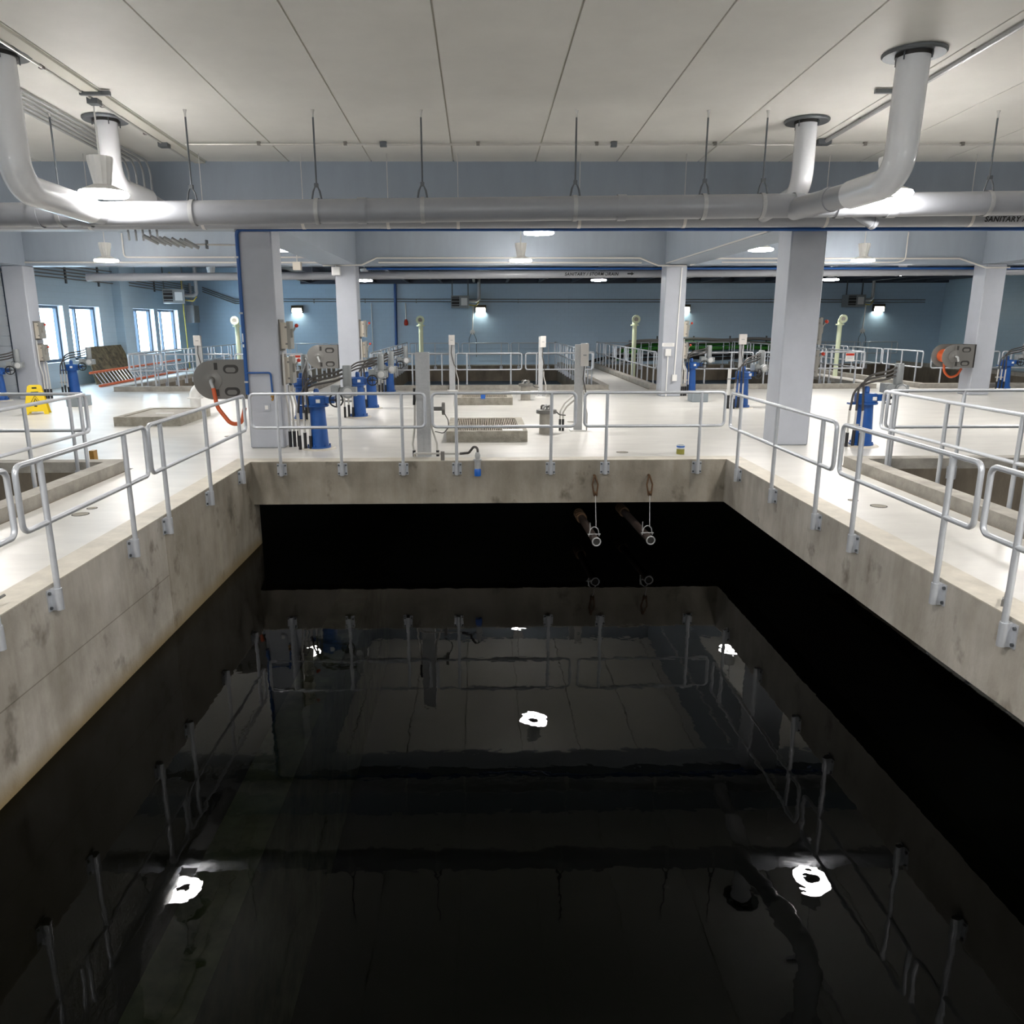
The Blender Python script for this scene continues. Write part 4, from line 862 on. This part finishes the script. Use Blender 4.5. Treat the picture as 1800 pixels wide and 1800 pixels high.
for lb, x in (('white outlet drop with cord below the middle wall lamp', -0.35), ('white outlet drop with cord below the right wall lamp', 19.9)):
    o = thing('outlet_drop', lb, 'outlet', (x, 41.14, 1.6)); part(o, 'conduit_run', MB().cyl((0, 0, 0.1), (0.05, 0, 1.37), 0.035, 8), 'white'); part(o, 'outlet', MB().lathe([(0.0, 0.0), (0.13, 0.0), (0.13, 0.05), (0.0, 0.06)], c=(0, 0, 0.05), n=14, axis='y'), 'white')
    part(o, 'cord', MB().tube(fillet([(0.05, -0.06, 0.0), (0.2, -0.06, -0.3), (0.2, -0.06, -1.2)], 0.15), 0.012, 6), 'cable'); part(o, 'cord', MB().tube(fillet([(-0.05, -0.06, 0.0), (-0.18, -0.06, -0.3), (-0.16, -0.06, -1.2)], 0.15), 0.012, 6), 'cable')
# suction hoses hung on the far wall
def hose(label, z, dy, r, m, x0, x1, end=0.0, sag=0.12, n=26):
    pts = []
    for i in range(n+1):
        t = i/n; x = x0+(x1-x0)*t
        zz = z - sag*math.sin(t*PI*3)**2*0.6
        if t < 0.2: zz -= (0.2-t)**2*25*(z-end)
        if t > 0.82: zz -= (t-0.82)**2*25*(z-0.3)
        pts.append((x, YN-0.10-dy, max(zz, end)))
    o = thing('suction_hose', label, 'hose', (x0, YN-0.1-dy, 0), group='suction hoses hung on the far wall')
    part(o, 'hose_tube', MB().tube(pts, r, 10), m, world=True)
    d = (Vector(pts[0])-Vector(pts[1])).normalized(); part(o, 'coupling', MB().tube([Vector(pts[0]), Vector(pts[0])+d*0.25], r*1.15, 10), 'galv', world=True)
    return o
hose('upper green suction hose on the far wall', 1.10, 0.20, 0.095, 'hosegreen', 7.3, 16.6, 0.65)
hose('lower green suction hose on the far wall', 0.87, 0.41, 0.10, 'hosegreen', 7.0, 16.8, 0.25)
hose('grey hose draped over the green hoses', 1.28, 0.01, 0.075, 'hosegrey', 8.0, 17.4, 1.15)
hose('grey hose sloping to the deck left of the green hoses', 1.16, 0.76, 0.06, 'hosegrey', 6.3, 16.0, 0.16)
hose('black hose hanging below the green hoses', 0.52, 0.60, 0.085, 'black', 5.6, 16.4, 0.12)
hose('second black hose nearest the deck below the green hoses', 0.34, 0.02, 0.075, 'cable', 7.6, 17.0, 0.12)
for k in range(4):
    solo('hose_bracket', MB().box(9.2+k*1.9, 9.28+k*1.9, YN-0.95, YN-0.04, 0.645, 0.69).box(9.2+k*1.9, 9.28+k*1.9, YN-0.025, YN, 0.45, 1.42), 'rod', 'dark wall bracket carrying the suction hoses, %s from the left' % ('first', 'second', 'third', 'fourth')[k], 'bracket', loc=(9.24+k*1.9, YN, 0.64), group='hose brackets on the far wall')
# ladder and board leaning at the left wall
ld = thing('extension_ladder', 'orange fibreglass ladder lying on its side along the left wall', 'ladder', (-13.1, 26.6, 0))
def lp(t, u):
    a = V(-13.1, 27.45, 0.05); b = V(-13.62, 37.0, 0.05); return a+(b-a)*t+V(-0.28*u, 0, 0.44*u)
for u in (0, 1): part(ld, 'side_rail', MB().tube([lp(0, u)-V(0, 0.15, 0), lp(1, u)], 0.045, 8), 'ladder', world=True)
for k in range(32): part(ld, 'rung', MB().tube([lp((k+0.5)/32, 0), lp((k+0.5)/32, 1)], 0.016, 6), 'alu', world=True)
bd = MB(); p = [V(-13.72, 28.33, 0.01), V(-13.72, 31.27, 0.01), V(-14.33, 32.14, 1.30), V(-14.33, 29.07, 1.29)]
nrm = (p[1]-p[0]).cross(p[3]-p[0]).normalized()*0.05
bd.v = p+[q+nrm for q in p]; bd.f = [(0, 1, 2, 3), (4, 7, 6, 5), (0, 4, 5, 1), (1, 5, 6, 2), (2, 6, 7, 3), (3, 7, 4, 0)]
solo('muddy_board', bd, 'board', 'large mud-stained board leaning on the left wall behind the ladder', 'board', loc=(-13.7, 29.3, 0))
# wet floor sign
ws = thing('wet_floor_sign', 'yellow folding wet floor sign behind the left railing', 'sign', (-10.85, 19.3, 0), 0.35)
for s in (-1, 1):
    m = MB(); w0, w1, h = 0.27, 0.15, 0.70
    q = lambda x, z, t: V(x, s*(0.17*(1-z/h)+0.02+t), z)
    ol = [(-w0, 0), (-w0+0.1, 0), (-w0+0.12, 0.07), (w0-0.12, 0.07), (w0-0.1, 0), (w0, 0), (w1, h-0.03), (w1-0.04, h), (-w1+0.04, h), (-w1, h-0.03)]
    m.v = [q(x, z, 0) for x, z in ol]+[q(x, z, 0.015*s) for x, z in ol]; k = len(ol)
    m.f = [tuple(range(k)), tuple(reversed(range(k, 2*k)))]+[(i, k+i, k+(i+1) % k, (i+1) % k) for i in range(k)]
    part(ws, 'panel', m, 'yellow')
def wsq(x, z): return V(x, -(0.17*(1-z/0.70)+0.02+0.004), z)
m = MB(); tri = [(-0.12, 0.26), (0.12, 0.26), (0.0, 0.45)]; m.tube([wsq(*tri[i]) for i in range(3)], 0.009, 6, True); m.tube([wsq(-0.03, 0.30), wsq(0.0, 0.38), wsq(0.05, 0.29)], 0.011, 6)
part(ws, 'warning_mark', m, 'ink'); part(ws, 'print', MB().tube([wsq(-0.08, 0.53), wsq(0.08, 0.53)], 0.010, 6).tube([wsq(-0.05, 0.63), wsq(0.05, 0.63)], 0.018, 6).tube([wsq(-0.03, 0.2), wsq(0.03, 0.2)], 0.014, 6), 'ink')
# small things on the deck
o = thing('tin_can', 'small tin can with blue rim standing by the far right tank corner', 'can', (3.36, 12.85, 0))
part(o, 'can_body', MB().lathe([(0.0, 0.0), (0.066, 0.0), (0.066, 0.09), (0.0, 0.09)], n=20), 'olive'); part(o, 'can_top', MB().lathe([(0.055, 0.085), (0.066, 0.085), (0.066, 0.155), (0.055, 0.155)], n=20, close=True), 'tin'); part(o, 'blue_band', MB().lathe([(0.067, 0.115), (0.068, 0.115), (0.068, 0.14), (0.067, 0.14)], n=20, close=True), 'bluecap')
def cleat(label, x, yy, rz):
    o = thing('dock_cleat', label, 'cleat', (x, yy, 0.004), rz, 'cleats on the tank edge')
    part(o, 'horn', MB().tube(fillet([(-0.12, 0, 0.075), (0.0, 0, 0.05), (0.12, 0, 0.075)], 0.15), 0.012, 8), 'reel')
    part(o, 'foot', MB().box(-0.05, 0.05, -0.02, 0.02, 0, 0.05), 'reel')
cleat('small dark cleat on the right tank edge', 4.08, 5.65, 0.9); cleat('small dark cleat on the left tank edge at the picture border', -3.80, 5.75, 1.2)
for k, (x, yy, r, lb) in enumerate(((-4.65, 8.85, 0.085, 'larger round floor cover on the left walkway'), (-4.66, 9.15, 0.05, 'smaller round floor cover on the left walkway'), (4.78, 9.0, 0.085, 'larger round floor cover on the right walkway'), (4.62, 9.32, 0.05, 'smaller round floor cover on the right walkway'),
                              (2.42, 13.05, 0.09, 'round floor cover behind the right railing panel'), (2.05, 17.2, 0.10, 'round floor cover in the middle of the deck'), (-4.9, 15.2, 0.08, 'round floor cover under the near left hose reel'), (8.9, 15.9, 0.08, 'round floor cover on the right deck'))):
    o = thing('floor_cover', lb, 'floor cover', (x, yy, 0), group='round floor covers')
    part(o, 'lid', MB().lathe([(0.0, 0.0), (r, 0.0), (r, 0.004), (r*0.9, 0.006), (0.0, 0.006)], n=20), 'pad'); part(o, 'rim', MB().lathe([(r, 0.0), (r+0.012, 0.0), (r+0.012, 0.003), (r, 0.003)], n=20, close=True), 'slot')
solo('wood_block', MB().box(-6.05, -5.98, 12.0, 12.12, 0, 0.24), 'brass', 'small brown wooden block behind the left tank kerb', 'block', loc=(-6.0, 12.06, 0))
# ------------------------------------------------------------------ pulleys and lowered pipes in the tank
def pulley(label, x, px, py):
    o = thing('wall_pulley', label, 'pulley', (x, 12.30, -0.25), group='pulleys on the far tank wall')
    part(o, 'eye_bolt', MB().cyl((0, 0.0, 0), (0, -0.06, 0), 0.022, 8), 'rust')
    for s in (-1, 1): part(o, 'strap', MB().tube([(0, -0.06, 0.02), (s*0.045+0.01, -0.07, -0.14), (s*0.02+0.02, -0.07, -0.32)], 0.014, 6), 'rust')
    part(o, 'sheave', MB().lathe([(0.0, -0.02), (0.045, -0.02), (0.03, 0.0), (0.045, 0.02), (0.0, 0.02)], c=(0.02, -0.07, -0.29), n=14, axis='x'), 'rust')
    part(o, 'wire', MB().tube([(0.02, -0.07, -0.31), (px-x, py-12.30, -0.93+0.25)], 0.006, 6), 'galv')
    return o
def lance(label, a, b):
    a = Vector(a); b = Vector(b); d = (a-b).normalized(); o = thing('decant_pipe', label, 'pipe', tuple(b), group='steel pipes slung over the water')
    part(o, 'pipe_run', MB().tube([b, a-d*0.02], 0.062, 18), 'wetpipe', world=True)
    rim = MB(); u = d.orthogonal().normalized(); v = d.cross(u)
    rim.tube([a+u*(0.062*math.cos(2*PI*i/20))+v*(0.062*math.sin(2*PI*i/20)) for i in range(20)], 0.011, 8, True)
    part(o, 'rim', rim, 'galv', world=True)
    part(o, 'bore', MB().tube([a-d*0.018, a-d*0.012], 0.055, 16), 'slot', world=True)
    c = a-d*0.22
    part(o, 'sling', MB().tube(fillet([c+V(-0.08, 0, 0.03), c+V(-0.06, 0, 0.14), c+V(0.0, 0, 0.19), c+V(0.06, 0, 0.14), c+V(0.08, 0, 0.03)], 0.05, 4), 0.008, 6).tube([c+V(-0.10, 0, 0.06), c+V(0.10, 0, 0.06)], 0.009, 6), 'galv', world=True)
    part(o, 'bolt', MB().cyl(c-d*0.15+V(-0.04, 0, 0.05), c-d*0.15+V(-0.04, 0, 0.2), 0.007, 6), 'galv', world=True)
    for k in range(5):
        e = b+d*0.08*k; part(o, 'bellows_ring', MB().tube([e, e+d*0.03], 0.09, 16), 'rust', world=True)
    return o
pulley('pulley and wire on the far tank wall, left one', 1.84, 1.78, 11.55); pulley('pulley and wire on the far tank wall, right one', 2.72, 2.62, 11.6)
lance('open-ended steel pipe slung above the water, left one', (1.77, 11.40, -1.11), (1.72, 13.2, -1.10)); lance('open-ended steel pipe slung above the water, right one', (2.615, 11.46, -1.11), (2.52, 13.6, -1.10))
